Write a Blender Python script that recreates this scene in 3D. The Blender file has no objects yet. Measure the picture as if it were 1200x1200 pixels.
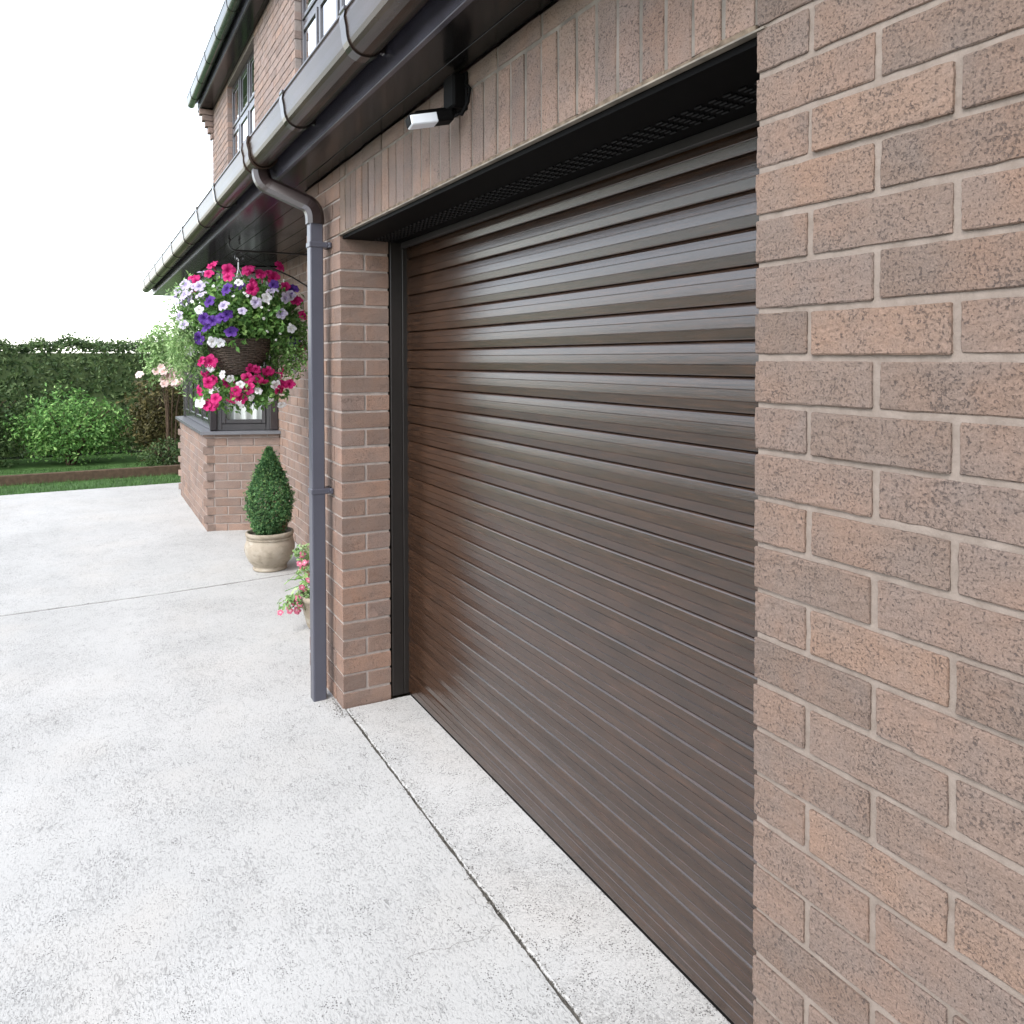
import bpy, math, random
from mathutils import Vector, Matrix, noise
R = random.Random(11)
sc = bpy.context.scene
COL = sc.collection

# ------------------------------------------------------------------ camera
cam = bpy.data.cameras.new('camera')
cam.sensor_fit = 'HORIZONTAL'; cam.sensor_width = 36.0
cam.lens = 36.0 * 920.06 / 1200
cam.shift_x = 0.0; cam.shift_y = -0.1335
cam.clip_start = 0.02; cam.clip_end = 2000
co = bpy.data.objects.new('camera', cam); COL.objects.link(co)
co.matrix_world = Matrix(((-0.478697, 0.017171, -0.877812, -0.92683),
                          (-0.877975, -0.012673, 0.478538, 0.95186),
                          (-0.002907, 0.999772, 0.021143, 1.48997),
                          (0, 0, 0, 1)))
sc.camera = co

# ------------------------------------------------------------------ sky, sun, exposure
SUN = Vector((-0.35, 0.80, 0.85)).normalized()
w = bpy.data.worlds.new('World'); sc.world = w; w.use_nodes = True
nt = w.node_tree; nt.nodes.clear()
sky = nt.nodes.new('ShaderNodeTexSky'); sky.sky_type = 'NISHITA'; sky.sun_disc = False
sky.sun_elevation = math.asin(SUN.z); sky.sun_rotation = math.atan2(SUN.x, SUN.y)
sky.air_density = 1.0; sky.dust_density = 0.6; sky.ozone_density = 1.0
hs = nt.nodes.new('ShaderNodeHueSaturation'); hs.inputs['Saturation'].default_value = 0.36
bg = nt.nodes.new('ShaderNodeBackground'); bg.inputs['Strength'].default_value = 0.15
wo = nt.nodes.new('ShaderNodeOutputWorld')
nt.links.new(sky.outputs[0], hs.inputs['Color']); nt.links.new(hs.outputs[0], bg.inputs[0]); nt.links.new(bg.outputs[0], wo.inputs[0])
sl = bpy.data.lights.new('sun', 'SUN'); sl.energy = 0.7; sl.angle = math.radians(18); sl.color = (1, 0.97, 0.93)
so = bpy.data.objects.new('sun', sl); COL.objects.link(so)
so.rotation_euler = SUN.to_track_quat('Z', 'Y').to_euler(); so.location = (2, 6, 9)
sc.view_settings.view_transform = 'Standard'; sc.view_settings.look = 'None'
sc.view_settings.exposure = 2.0; sc.view_settings.gamma = 1.0

# ------------------------------------------------------------------ materials
class NT:
    def __init__(s, name):
        s.m = bpy.data.materials.new(name); s.m.use_nodes = True
        s.t = s.m.node_tree; s.t.nodes.clear()
        s.out = s.n('ShaderNodeOutputMaterial'); s.b = s.n('ShaderNodeBsdfPrincipled')
        s.l(s.b.outputs[0], s.out.inputs[0])
        s.tc = s.n('ShaderNodeTexCoord'); s.geo = s.n('ShaderNodeNewGeometry')
    def n(s, k, **a):
        q = s.t.nodes.new(k)
        for x, y in a.items(): setattr(q, x, y)
        return q
    def l(s, a, b): s.t.links.new(a, b)
    def set(s, i, v):
        if hasattr(v, 'links') or hasattr(v, 'is_linked'): s.l(v, s.b.inputs[i])
        else: s.b.inputs[i].default_value = (*v, 1) if isinstance(v, tuple) else v
    def co(s, scale=(1, 1, 1), src='Object'):
        mp = s.n('ShaderNodeMapping'); mp.inputs['Scale'].default_value = scale
        s.l(s.tc.outputs[src], mp.inputs[0]); return mp.outputs[0]
    def noise(s, v, scale, detail=4, rough=0.55, dist=0):
        q = s.n('ShaderNodeTexNoise'); s.l(v, q.inputs['Vector'])
        q.inputs['Scale'].default_value = scale; q.inputs['Detail'].default_value = detail
        q.inputs['Roughness'].default_value = rough; q.inputs['Distortion'].default_value = dist
        return q.outputs['Fac']
    def voro(s, v, scale, feature='F1'):
        q = s.n('ShaderNodeTexVoronoi', feature=feature); s.l(v, q.inputs['Vector']); q.inputs['Scale'].default_value = scale
        return q.outputs['Distance']
    def ramp(s, f, stops, interp='LINEAR'):
        q = s.n('ShaderNodeValToRGB'); q.color_ramp.interpolation = interp
        e = q.color_ramp.elements
        while len(e) < len(stops): e.new(0.5)
        for i, (p, c) in enumerate(stops):
            e[i].position = p; e[i].color = (*c, 1) if isinstance(c, tuple) else (c, c, c, 1)
        s.l(f, q.inputs[0]); return q.outputs[0]
    def mix(s, f, a, b, mode='MIX'):
        q = s.n('ShaderNodeMix', data_type='RGBA', blend_type=mode)
        for sock, v in ((q.inputs[0], f), (q.inputs[6], a), (q.inputs[7], b)):
            if hasattr(v, 'is_linked'): s.l(v, sock)
            elif isinstance(v, tuple): sock.default_value = (*v, 1)
            else: sock.default_value = v
        return q.outputs[2]
    def math(s, op, a, b=0.0):
        q = s.n('ShaderNodeMath', operation=op)
        for i, v in enumerate((a, b)):
            if hasattr(v, 'is_linked'): s.l(v, q.inputs[i])
            else: q.inputs[i].default_value = v
        return q.outputs[0]
    def bump(s, h, strength=0.3, dist=0.002):
        q = s.n('ShaderNodeBump'); q.inputs['Strength'].default_value = strength; q.inputs['Distance'].default_value = dist
        s.l(h, q.inputs['Height']); s.l(q.outputs[0], s.b.inputs['Normal'])

def m_plain(name, col, rough=0.5, spec=0.5, metal=0.0, var=0.12, vs=9, bump=0.0, bs=60):
    a = NT(name); v = a.co()
    n = a.noise(v, vs)
    c = a.mix(a.ramp(n, [(0.3, 0.0), (0.7, 1.0)]), tuple(x * (1 - var) for x in col), tuple(min(1, x * (1 + var)) for x in col))
    a.set('Base Color', c); a.set('Roughness', rough); a.set('Metallic', metal); a.set('Specular IOR Level', spec)
    if bump: a.bump(a.noise(v, bs, 3), bump, 0.002)
    return a.m

def m_brick(name, stops, stain=0.0, pit=1.0):
    a = NT(name); v = a.co(); ri = a.geo.outputs['Random Per Island']
    c = a.ramp(ri, stops)
    big = a.ramp(a.noise(v, 6, 3), [(0.46, 0.0), (0.70, 1.0)])
    c = a.mix(a.math('MULTIPLY', big, 0.34), c, (0.25, 0.140, 0.090))
    gr = a.ramp(a.noise(v, 13, 4, 0.6), [(0.42, 0.0), (0.68, 1.0)])
    c = a.mix(a.math('MULTIPLY', gr, 0.33), c, (0.145, 0.125, 0.115))
    fine = a.noise(v, 330, 4, 0.75)
    c = a.mix(1.0, c, a.ramp(fine, [(0.25, 0.62), (0.75, 1.32)]), 'MULTIPLY')
    # burnt specks and drag marks: small, irregular, clustered
    dens = a.math('MULTIPLY', a.math('SUBTRACT', a.noise(v, 11, 3), 0.5), 0.20)
    pn = a.math('ADD', a.noise(a.co((0.9, 1, 1.0)), 250, 4, 0.62, 0.1), dens)
    p = a.ramp(pn, [(0.565, 0.0), (0.66, 1.0)])
    pv = a.math('ADD', a.noise(a.co((1, 1, 0.8)), 170, 4, 0.6, 0.0), dens)
    p2 = a.ramp(pv, [(0.615, 0.0), (0.69, 1.0)])
    pp = a.math('MAXIMUM', a.math('MULTIPLY', p, 0.75), p2)
    c = a.mix(a.math('MULTIPLY', pp, 0.78 * pit), c, (0.06, 0.048, 0.045))
    if stain:
        wv = a.noise(v, 2.3, 5)
        c = a.mix(a.math('MULTIPLY', a.ramp(wv, [(0.48, 0.0), (0.75, 1.0)]), stain), c, (0.13, 0.110, 0.075))
    a.set('Base Color', c); a.set('Roughness', 0.9); a.set('Specular IOR Level', 0.25)
    h = a.math('SUBTRACT', a.math('MULTIPLY', fine, 0.7), pp)
    a.bump(h, 0.75, 0.0026)
    return a.m

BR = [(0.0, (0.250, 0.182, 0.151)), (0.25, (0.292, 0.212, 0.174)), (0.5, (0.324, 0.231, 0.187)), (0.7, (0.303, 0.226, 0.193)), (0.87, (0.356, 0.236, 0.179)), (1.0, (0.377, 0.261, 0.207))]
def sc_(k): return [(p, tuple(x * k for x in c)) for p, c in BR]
NEAR = [(0.0, (0.150, 0.108, 0.086)), (0.25, (0.172, 0.124, 0.099)), (0.5, (0.190, 0.134, 0.106)), (0.7, (0.170, 0.128, 0.107)), (0.85, (0.205, 0.137, 0.102)), (1.0, (0.218, 0.149, 0.113))]  # same brick, darkened in colour for the dimmer light on the near pier
M_brick = m_brick('rustic_brick_near_dim', NEAR, pit=0.95)
M_brick_mid = m_brick('rustic_brick_mid_tone', [(p, (c[0] * 0.74, c[1] * 0.69, c[2] * 0.66)) for p, c in BR], pit=0.8)  # same brick again, toned between the near and far copies
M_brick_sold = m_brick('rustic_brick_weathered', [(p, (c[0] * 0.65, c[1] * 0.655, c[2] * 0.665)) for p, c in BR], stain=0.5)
M_brick_far = m_brick('rustic_brick_plain_hazed', sc_(0.86), pit=0.5)  # same brick, lightened in colour for the haze over the far walls
M_brick_up = m_brick('rustic_brick_upper_bright', [(p, (c[0] * 0.90, c[1] * 0.93, c[2] * 0.99)) for p, c in BR], pit=0.4)  # same brick, with the brighter upper light put into its colour

def mk_mortar(nm, lo, hi):
    a = NT(nm); v = a.co()
    c = a.ramp(a.noise(v, 30, 5, 0.7), [(0.3, lo), (0.7, hi)])
    a.set('Base Color', c); a.set('Roughness', 0.95); a.bump(a.noise(v, 300, 3, 0.7), 0.5, 0.002); return a.m
M_mortar = mk_mortar('mortar', (0.25, 0.205, 0.178), (0.36, 0.305, 0.272))
M_mortar_near = mk_mortar('dark_warm_mortar', (0.165, 0.130, 0.106), (0.245, 0.200, 0.168))  # darker, warmer mortar for the near pier
M_mortar_up = mk_mortar('buff_mortar', (0.21, 0.175, 0.160), (0.30, 0.255, 0.235))

def mk_concrete(name, lo, hi, agg, brush, mark):
    a = NT(name); v = a.co()
    c = a.ramp(a.noise(v, 1.1, 7, 0.62), [(0.28, lo), (0.72, hi)])
    warm = a.ramp(a.noise(v, 1.7, 4), [(0.5, 0.0), (0.72, 1.0)])
    c = a.mix(a.math('MULTIPLY', warm, 0.4), c, tuple(x * y for x, y in zip(hi, (0.98, 0.93, 0.88))))
    big = a.math('MULTIPLY', a.math('SUBTRACT', a.noise(v, 3.0, 5, 0.6), 0.5), 0.26)
    g = a.math('ADD', a.noise(a.co(brush), 58, 6, 0.66, 1.2), big)    # short trowel and brush marks
    pit = a.ramp(g, [(0.575, 0.0), (0.70, 1.0)])
    g2 = a.math('ADD', a.noise(a.co(brush), 150, 4, 0.62, 0.8), a.math('MULTIPLY', big, 0.8))
    pit2 = a.ramp(g2, [(0.545, 0.0), (0.66, 1.0)])
    pits = a.math('MAXIMUM', pit, a.math('MULTIPLY', pit2, 0.75))
    c = a.mix(a.math('MULTIPLY', pits, mark), c, (0.115, 0.112, 0.105))
    vo = a.voro(v, 150); sel = a.noise(v, 14, 4)
    stone = a.ramp(a.math('ADD', a.math('ADD', vo, a.math('MULTIPLY', sel, -0.9)), 0.7), [(0.34 + agg, 1.0), (0.44 + agg, 0.0)])
    c = a.mix(a.math('MULTIPLY', stone, 0.7), c, (0.085, 0.078, 0.072))
    sp = a.ramp(a.noise(v, 520, 3, 0.7), [(0.30, 0.74), (0.62, 1.07)])
    c = a.mix(1.0, c, sp, 'MULTIPLY')
    a.set('Base Color', c); a.set('Roughness', 0.92); a.set('Specular IOR Level', 0.2)
    h = a.math('SUBTRACT', a.math('MULTIPLY', a.noise(v, 190, 4, 0.7), 0.7), a.math('ADD', a.math('MULTIPLY', pits, 0.8), stone))
    a.bump(h, 0.55, 0.0035)
    return a.m
M_drive = mk_concrete('brushed_concrete', (0.450, 0.442, 0.422), (0.535, 0.526, 0.504), 0.0, (0.6, 1.3, 1), 0.5)
M_apron = mk_concrete('worn_concrete', (0.46, 0.450, 0.430), (0.54, 0.528, 0.506), 0.06, (1, 1, 1), 0.45)
M_soil = m_plain('dirt', (0.10, 0.09, 0.07), 0.95, 0.1, var=0.4, vs=30, bump=0.6)

def mk_door():
    a = NT('woodgrain_foil'); v = a.co((1.2, 1, 34))
    ri = a.geo.outputs['Random Per Island']
    g = a.noise(v, 7, 6, 0.62, 0.6)
    g2 = a.noise(a.co((5, 1, 95)), 8, 4, 0.65)
    c = a.ramp(g, [(0.30, (0.008, 0.0038, 0.0020)), (0.5, (0.029, 0.0138, 0.0072)), (0.72, (0.066, 0.0305, 0.0155))])
    c = a.mix(a.math('MULTIPLY', a.ramp(g2, [(0.5, 0.0), (0.7, 1.0)]), 0.75), c, (0.009, 0.005, 0.0035))
    c = a.mix(1.0, c, a.ramp(ri, [(0, 0.88), (1, 1.12)]), 'MULTIPLY')
    a.set('Base Color', c); a.set('Roughness', a.math('ADD', 0.10, a.math('MULTIPLY', g2, 0.2))); a.set('Specular IOR Level', 0.65); a.b.inputs['IOR'].default_value = 1.66
    a.bump(a.math('ADD', g2, a.noise(a.co((18, 1, 60)), 20, 3)), 0.2, 0.001)
    return a.m
M_door = mk_door()
M_black = m_plain('black_coated_metal', (0.0035, 0.0032, 0.0032), 0.6, 0.06)
M_rail = m_plain('brown_black_metal', (0.014, 0.011, 0.0095), 0.45, 0.3)
M_grille = m_plain('black_plastic_grille', (0.008, 0.0078, 0.008), 0.45, 0.2)
M_trim = m_plain('grey_metal_trim', (0.034, 0.031, 0.030), 0.45, 0.3)
M_steel = m_plain('weathered_steel', (0.17, 0.145, 0.115), 0.6, var=0.5, vs=14)
M_pvc = m_plain('brown_plastic', (0.022, 0.016, 0.0145), 0.16, 0.8, var=0.15, vs=4, bump=0.03, bs=6)
M_pvcg = m_plain('weathered_brown_gutter', (0.034, 0.021, 0.015), 0.26, 0.3, var=0.3, vs=5, bump=0.04, bs=7)
M_fascia = m_plain('board_sky_tinted', (0.048, 0.046, 0.060), 0.25, 0.9, var=0.2)  # blue-grey sky reflection on the dark board put into its base colour
M_pipe = m_plain('sky_grey_plastic', (0.066, 0.066, 0.084), 0.34, 0.5, var=0.1, vs=3)  # bluish sky reflection on the pipe put into its grey base colour
M_pipe2 = m_plain('brown_pipe_plastic', (0.024, 0.0155, 0.0145), 0.3, 0.5, var=0.15)
M_frame = m_plain('dark_window_frame', (0.040, 0.036, 0.040), 0.18, 0.8)
M_curtain = m_plain('white_curtain', (0.80, 0.80, 0.79), 0.9, 0.1, var=0.03)
M_dark = m_plain('dark_interior', (0.02, 0.02, 0.02), 0.9, 0.1)
M_tile = m_plain('brown_roof_tile', (0.09, 0.065, 0.055), 0.8, 0.3, var=0.3, bump=0.3)
M_iron = m_plain('black_iron', (0.014, 0.014, 0.015), 0.28, 0.8)
M_white = m_plain('white_plastic', (0.75, 0.75, 0.76), 0.35)

def mk_glass():
    a = NT('window_glass'); a.t.nodes.remove(a.b)
    fr = a.n('ShaderNodeFresnel'); fr.inputs['IOR'].default_value = 1.52
    tr = a.n('ShaderNodeBsdfTransparent'); gl = a.n('ShaderNodeBsdfGlossy'); gl.inputs['Roughness'].default_value = 0.01
    tr.inputs[0].default_value = (0.88, 0.90, 0.89, 1)
    v = a.co(); bp = a.n('ShaderNodeBump'); bp.inputs['Strength'].default_value = 0.05; bp.inputs['Distance'].default_value = 0.01
    a.l(a.noise(v, 2.5, 1), bp.inputs['Height']); a.l(bp.outputs[0], gl.inputs['Normal'])
    mx = a.n('ShaderNodeMixShader'); a.l(fr.outputs[0], mx.inputs[0]); a.l(tr.outputs[0], mx.inputs[1]); a.l(gl.outputs[0], mx.inputs[2])
    a.l(mx.outputs[0], a.out.inputs[0]); return a.m
M_glass = mk_glass()

def m_leaf(name, stops, rough=0.55, trans=0.25):
    a = NT(name); ri = a.geo.outputs['Random Per Island']
    c = a.ramp(ri, stops)
    c = a.mix(1.0, c, a.ramp(a.noise(a.co(), 6, 3), [(0.3, 0.65), (0.7, 1.25)]), 'MULTIPLY')
    a.set('Base Color', c); a.set('Roughness', rough); a.set('Specular IOR Level', 0.3)
    tl = a.n('ShaderNodeBsdfTranslucent'); a.l(c, tl.inputs[0])
    mx = a.n('ShaderNodeMixShader'); mx.inputs[0].default_value = trans
    a.l(a.b.outputs[0], mx.inputs[1]); a.l(tl.outputs[0], mx.inputs[2]); a.l(mx.outputs[0], a.out.inputs[0])
    return a.m
M_topiary = m_leaf('clipped_evergreen_foliage', [(0, (0.036, 0.097, 0.038)), (0.5, (0.080, 0.187, 0.068)), (0.85, (0.149, 0.285, 0.103)), (1, (0.238, 0.359, 0.120))])
M_fol = m_leaf('fresh_green_foliage', [(0, (0.070, 0.167, 0.041)), (0.5, (0.132, 0.286, 0.070)), (0.85, (0.223, 0.419, 0.104)), (1, (0.363, 0.530, 0.182))])
M_folp = m_leaf('pale_green_foliage', [(0, (0.149, 0.270, 0.095)), (0.6, (0.297, 0.459, 0.162)), (1, (0.486, 0.621, 0.324))])
M_hedge = m_leaf('hedge_foliage', [(0, (0.033, 0.061, 0.020)), (0.6, (0.066, 0.116, 0.035)), (1, (0.132, 0.187, 0.066))])
M_olive = m_leaf('olive_brown_foliage', [(0, (0.050, 0.045, 0.018)), (0.6, (0.105, 0.095, 0.035)), (1, (0.19, 0.155, 0.06))])
M_grass = m_leaf('grass', [(0, (0.05, 0.11, 0.03)), (1, (0.11, 0.21, 0.06))])
M_wood = m_plain('bark', (0.09, 0.06, 0.04), 0.9, 0.2, var=0.3, vs=20)

def m_petal(name, throat, mid, edge, r):
    a = NT(name); ln = a.n('ShaderNodeVectorMath', operation='LENGTH'); a.l(a.tc.outputs['Object'], ln.inputs[0])
    d = a.math('DIVIDE', ln.outputs['Value'], r)
    nn = a.math('MULTIPLY', a.math('SUBTRACT', a.noise(a.co(), 60, 2), 0.5), 0.25)
    c = a.ramp(a.math('ADD', d, nn), [(0.12, throat), (0.34, mid), (0.85, edge)])
    a.set('Base Color', c); a.set('Roughness', 0.6); a.set('Specular IOR Level', 0.2)
    tl = a.n('ShaderNodeBsdfTranslucent'); a.l(c, tl.inputs[0])
    mx = a.n('ShaderNodeMixShader'); mx.inputs[0].default_value = 0.3
    a.l(a.b.outputs[0], mx.inputs[1]); a.l(tl.outputs[0], mx.inputs[2]); a.l(mx.outputs[0], a.out.inputs[0]); return a.m
M_pet = {
 'm': m_petal('magenta_petal', (0.14, 0.005, 0.06), (0.50, 0.010, 0.13), (0.60, 0.035, 0.19), 0.045),
 'l': m_petal('lilac_petal', (0.16, 0.09, 0.30), (0.46, 0.39, 0.58), (0.60, 0.54, 0.66), 0.042),
 'w': m_petal('white_petal', (0.55, 0.50, 0.30), (0.80, 0.78, 0.78), (0.86, 0.84, 0.86), 0.04),
 'p': m_petal('purple_petal', (0.02, 0.006, 0.06), (0.070, 0.025, 0.20), (0.115, 0.045, 0.27), 0.045),
 's': m_petal('small_white_petal', (0.6, 0.6, 0.2), (0.85, 0.85, 0.85), (0.88, 0.88, 0.88), 0.012),
 'f': m_petal('pink_petal', (0.70, 0.45, 0.48), (0.62, 0.13, 0.22), (0.70, 0.28, 0.36), 0.03),
 'r': m_petal('pale_rose_petal', (0.78, 0.45, 0.40), (0.80, 0.52, 0.48), (0.85, 0.66, 0.62), 0.05),
}
def mk_pot():
    a = NT('weathered_buff_terracotta'); v = a.co()
    c = a.ramp(a.noise(v, 9, 5, 0.6), [(0.3, (0.25, 0.205, 0.150)), (0.55, (0.34, 0.29, 0.225)), (0.75, (0.42, 0.38, 0.32))])
    c = a.mix(a.math('MULTIPLY', a.ramp(a.noise(a.co((1, 1, 2)), 17, 5, 0.65), [(0.50, 0), (0.68, 1)]), 0.5), c, (0.17, 0.135, 0.09))
    a.set('Base Color', c); a.set('Roughness', 0.85); a.bump(a.noise(v, 120, 3), 0.25, 0.002); return a.m
M_pot = mk_pot()
M_wick = m_plain('dark_wicker', (0.075, 0.055, 0.042), 0.7, 0.3, var=0.5, vs=50)

# ------------------------------------------------------------------ mesh helpers
class MB:
    def __init__(s): s.v = []; s.f = []
    def add(s, vs, fs):
        o = len(s.v); s.v += [tuple(p) for p in vs]; s.f += [tuple(i + o for i in f) for f in fs]
    def box(s, a, b, c=0.0, jit=0.0, frame=None):
        """box a..b with chamfer c; frame maps local to world"""
        x0, y0, z0 = a; x1, y1, z1 = b
        if c <= 0:
            vs = [(x, y, z) for x in (x0, x1) for y in (y0, y1) for z in (z0, z1)]
            fs = [(0, 1, 3, 2), (4, 6, 7, 5), (0, 4, 5, 1), (2, 3, 7, 6), (0, 2, 6, 4), (1, 5, 7, 3)]
        else:
            vs = []; idx = {}
            lo = (x0, y0, z0); hi = (x1, y1, z1)
            for sx in (0, 1):
                for sy in (0, 1):
                    for sz in (0, 1):
                        for ax in range(3):
                            p = []
                            for k, sg in enumerate((sx, sy, sz)):
                                e = hi[k] if sg else lo[k]
                                if k != ax: e += -c if sg else c
                                p.append(e + (R.uniform(-jit, jit) if jit else 0))
                            idx[(sx, sy, sz, ax)] = len(vs); vs.append(p)
            fs = []
            for ax in range(3):
                o = [k for k in range(3) if k != ax]
                for sg in (0, 1):
                    q = []
                    for (u, t) in ((0, 0), (1, 0), (1, 1), (0, 1)):
                        k = [0, 0, 0]; k[ax] = sg; k[o[0]] = u; k[o[1]] = t; q.append(idx[(*k, ax)])
                    flip = (sg == 0) != (ax == 1)
                    fs.append(tuple(q[::-1]) if flip else tuple(q))
            for ax in range(3):          # edges along ax
                o = [k for k in range(3) if k != ax]
                for u in (0, 1):
                    for t in (0, 1):
                        k0 = [0, 0, 0]; k0[o[0]] = u; k0[o[1]] = t; k1 = list(k0); k1[ax] = 1
                        q = (idx[(*k0, o[0])], idx[(*k1, o[0])], idx[(*k1, o[1])], idx[(*k0, o[1])])
                        fs.append(q)
            for sx in (0, 1):
                for sy in (0, 1):
                    for sz in (0, 1):
                        fs.append(tuple(idx[(sx, sy, sz, k)] for k in range(3)))
        if frame: vs = [frame(*p) for p in vs]
        s.add(vs, fs)
    def tube(s, pts, r, n=8, cap=True):
        pts = [Vector(p) for p in pts]; rs = r if isinstance(r, (list, tuple)) else [r] * len(pts)
        vs = []; fs = []; prev = None
        for i, p in enumerate(pts):
            d = (pts[min(i + 1, len(pts) - 1)] - pts[max(i - 1, 0)]).normalized()
            a = Vector((0, 0, 1)) if prev is None else prev
            if prev is None and abs(d.z) > 0.95: a = Vector((1, 0, 0))
            u = (a - d * a.dot(d)).normalized(); prev = u; v = d.cross(u)
            for k in range(n):
                t = 2 * math.pi * k / n
                vs.append(p + (u * math.cos(t) + v * math.sin(t)) * rs[i])
        for i in range(len(pts) - 1):
            for k in range(n):
                fs.append((i * n + k, i * n + (k + 1) % n, (i + 1) * n + (k + 1) % n, (i + 1) * n + k))
        if cap: fs.append(tuple(range(n))[::-1]); fs.append(tuple((len(pts) - 1) * n + k for k in range(n)))
        s.add(vs, fs)
    def lathe(s, prof, n=40, c=(0, 0, 0), wob=0.0):
        vs = []; fs = []
        for (r, z) in prof:
            for k in range(n):
                t = 2 * math.pi * k / n
                vs.append((c[0] + r * math.cos(t), c[1] + r * math.sin(t), c[2] + z))
        for i in range(len(prof) - 1):
            for k in range(n): fs.append((i * n + k, i * n + (k + 1) % n, (i + 1) * n + (k + 1) % n, (i + 1) * n + k))
        s.add(vs, fs)
    def prism(s, prof, x0, x1, frame=None, closed=True, caps=True):
        """profile (y,z) swept along x"""
        n = len(prof); vs = [(x0, y, z) for y, z in prof] + [(x1, y, z) for y, z in prof]
        fs = [(i, (i + 1) % n, n + (i + 1) % n, n + i) for i in range(n if closed else n - 1)]
        if caps: fs += [tuple(range(n))[::-1], tuple(range(n, 2 * n))]
        if frame: vs = [frame(*p) for p in vs]
        s.add(vs, fs)
    def leaf(s, p, nrm, up, ln, wd, bend=0.25):
        nrm = nrm.normalized(); up = up - nrm * up.dot(nrm)
        if up.length < 1e-4: up = nrm.orthogonal()
        up.normalize(); sd = up.cross(nrm)
        p = Vector(p); m = p + up * ln * 0.5 + nrm * ln * bend * 0.35; t = p + up * ln - nrm * ln * bend * 0.2
        s.add([p, m + sd * wd * 0.5, t, m - sd * wd * 0.5], [(0, 1, 2, 3)])
    def build(s, name, mat, parent=None, smooth=False, loc=None):
        me = bpy.data.meshes.new(name); me.from_pydata(s.v, [], s.f); me.update()
        me.materials.append(mat)
        if smooth:
            me.polygons.foreach_set('use_smooth', [True] * len(me.polygons))
        o = bpy.data.objects.new(name, me); COL.objects.link(o)
        if parent: o.parent = parent
        if loc: o.location = loc
        return o

def fixn(o):
    import bmesh
    bm = bmesh.new(); bm.from_mesh(o.data); bmesh.ops.recalc_face_normals(bm, faces=bm.faces); bm.to_mesh(o.data); bm.free()
    return o
def rv(): return Vector((R.gauss(0, 1), R.gauss(0, 1), R.gauss(0, 1))).normalized()
def thing(name, label, cat, loc=(0, 0, 0), group=None):
    o = bpy.data.objects.new(name, None); COL.objects.link(o); o.location = loc
    o.empty_display_size = 0.2; o['label'] = label; o['category'] = cat
    if group: o['group'] = group
    return o
def struct(o, kind='structure'): o['kind'] = kind; return o

# ------------------------------------------------------------------ ground
ZT = 2.015          # top of the garage opening
mb = MB(); mb.add([(-400, -400, -0.06), (400, -400, -0.06), (400, 400, -0.06), (-400, 400, -0.06)], [(0, 1, 2, 3)])
struct(mb.build('ground', m_plain('field', (0.10, 0.14, 0.05), 0.95, 0.1, var=0.4, vs=0.2)))
mb = MB(); mb.add([(-7, -0.6, -0.055), (9.35, -0.6, -0.055), (9.35, 6, -0.055), (-7, 6, -0.055)], [(0, 1, 2, 3)]); struct(mb.build('subsoil', M_soil))

def slab(name, poly, mat, z=0.0, th=0.09, jit=0.003, step=0.03):
    """concrete slab with a slightly ragged rounded edge"""
    ring = []
    n = len(poly)
    for i in range(n):
        a = Vector(poly[i]); b = Vector(poly[(i + 1) % n]); L = (b - a).length
        k = max(1, min(400, int(L / step))); nr = Vector(((b - a).y, -(b - a).x)).normalized()
        for j in range(k):
            p = a.lerp(b, j / k)
            q = noise.noise(Vector((p.x * 5, p.y * 5, z * 50))) * 0.7 + 0.6 * noise.noise(Vector((p.x * 19, p.y * 19, z * 50))) + 0.6 * noise.noise(Vector((p.x * 47, p.y * 47, 3)))
            ring.append(p + nr * (q * jit))
    m = len(ring); ctr = sum(ring, Vector((0, 0))) / m
    vs = [(p.x, p.y, z - th) for p in ring] + [(p.x, p.y, z - 0.004 - abs(R.gauss(0, 0.0012))) for p in ring]
    ins = []
    for i, p in enumerate(ring):
        t = (ring[(i + 1) % m] - ring[i - 1]); nr = Vector((-t.y, t.x)).normalized()
        ins.append(p + nr * R.uniform(0.001, 0.004))
    vs += [(p.x, p.y, z) for p in ins]
    fs = []
    for i in range(m):
        j = (i + 1) % m
        fs += [(i, j, m + j, m + i), (m + i, m + j, 2 * m + j, 2 * m + i)]
    fs.append(tuple(range(2 * m, 3 * m)))
    q = MB(); q.add(vs, fs); return q.build(name, mat)
struct(slab('driveway', [(-7, -0.006), (2.93, -0.006), (2.93, -0.545), (4.592, -0.545), (4.535, -0.006), (4.495, 0.5), (4.42, 6.0), (-7, 6.0)], M_drive))
struct(slab('driveway', [(4.62, -0.545), (9.35, -0.545), (9.35, 6.0), (4.446, 6.0), (4.522, 0.5), (4.563, -0.006)], M_drive, z=-0.002))
struct(slab('threshold_slab', [(0.003, -0.42), (2.322, -0.42), (2.322, -0.0150), (0.003, -0.0150)], M_apron, z=0.0012, jit=0.0062, step=0.006))
M_fill = m_plain('dark_joint_dirt', (0.115, 0.105, 0.090), 0.95, 0.1, var=0.5, vs=40, bump=0.6)
for nm, poly in (('joint_filler', [(-0.9, -0.026), (2.335, -0.026), (2.335, 0.004), (-0.9, 0.004)]), ('joint_filler', [(4.40, 6.0), (4.46, 6.0), (4.53, 0.5), (4.57, -0.006), (4.625, -0.545), (4.585, -0.545), (4.53, -0.006), (4.49, 0.5)])):
    q = MB(); q.add([(x, y, -0.0065) for x, y in poly], [tuple(range(len(poly)))]); struct(q.build(nm, M_fill))
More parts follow.
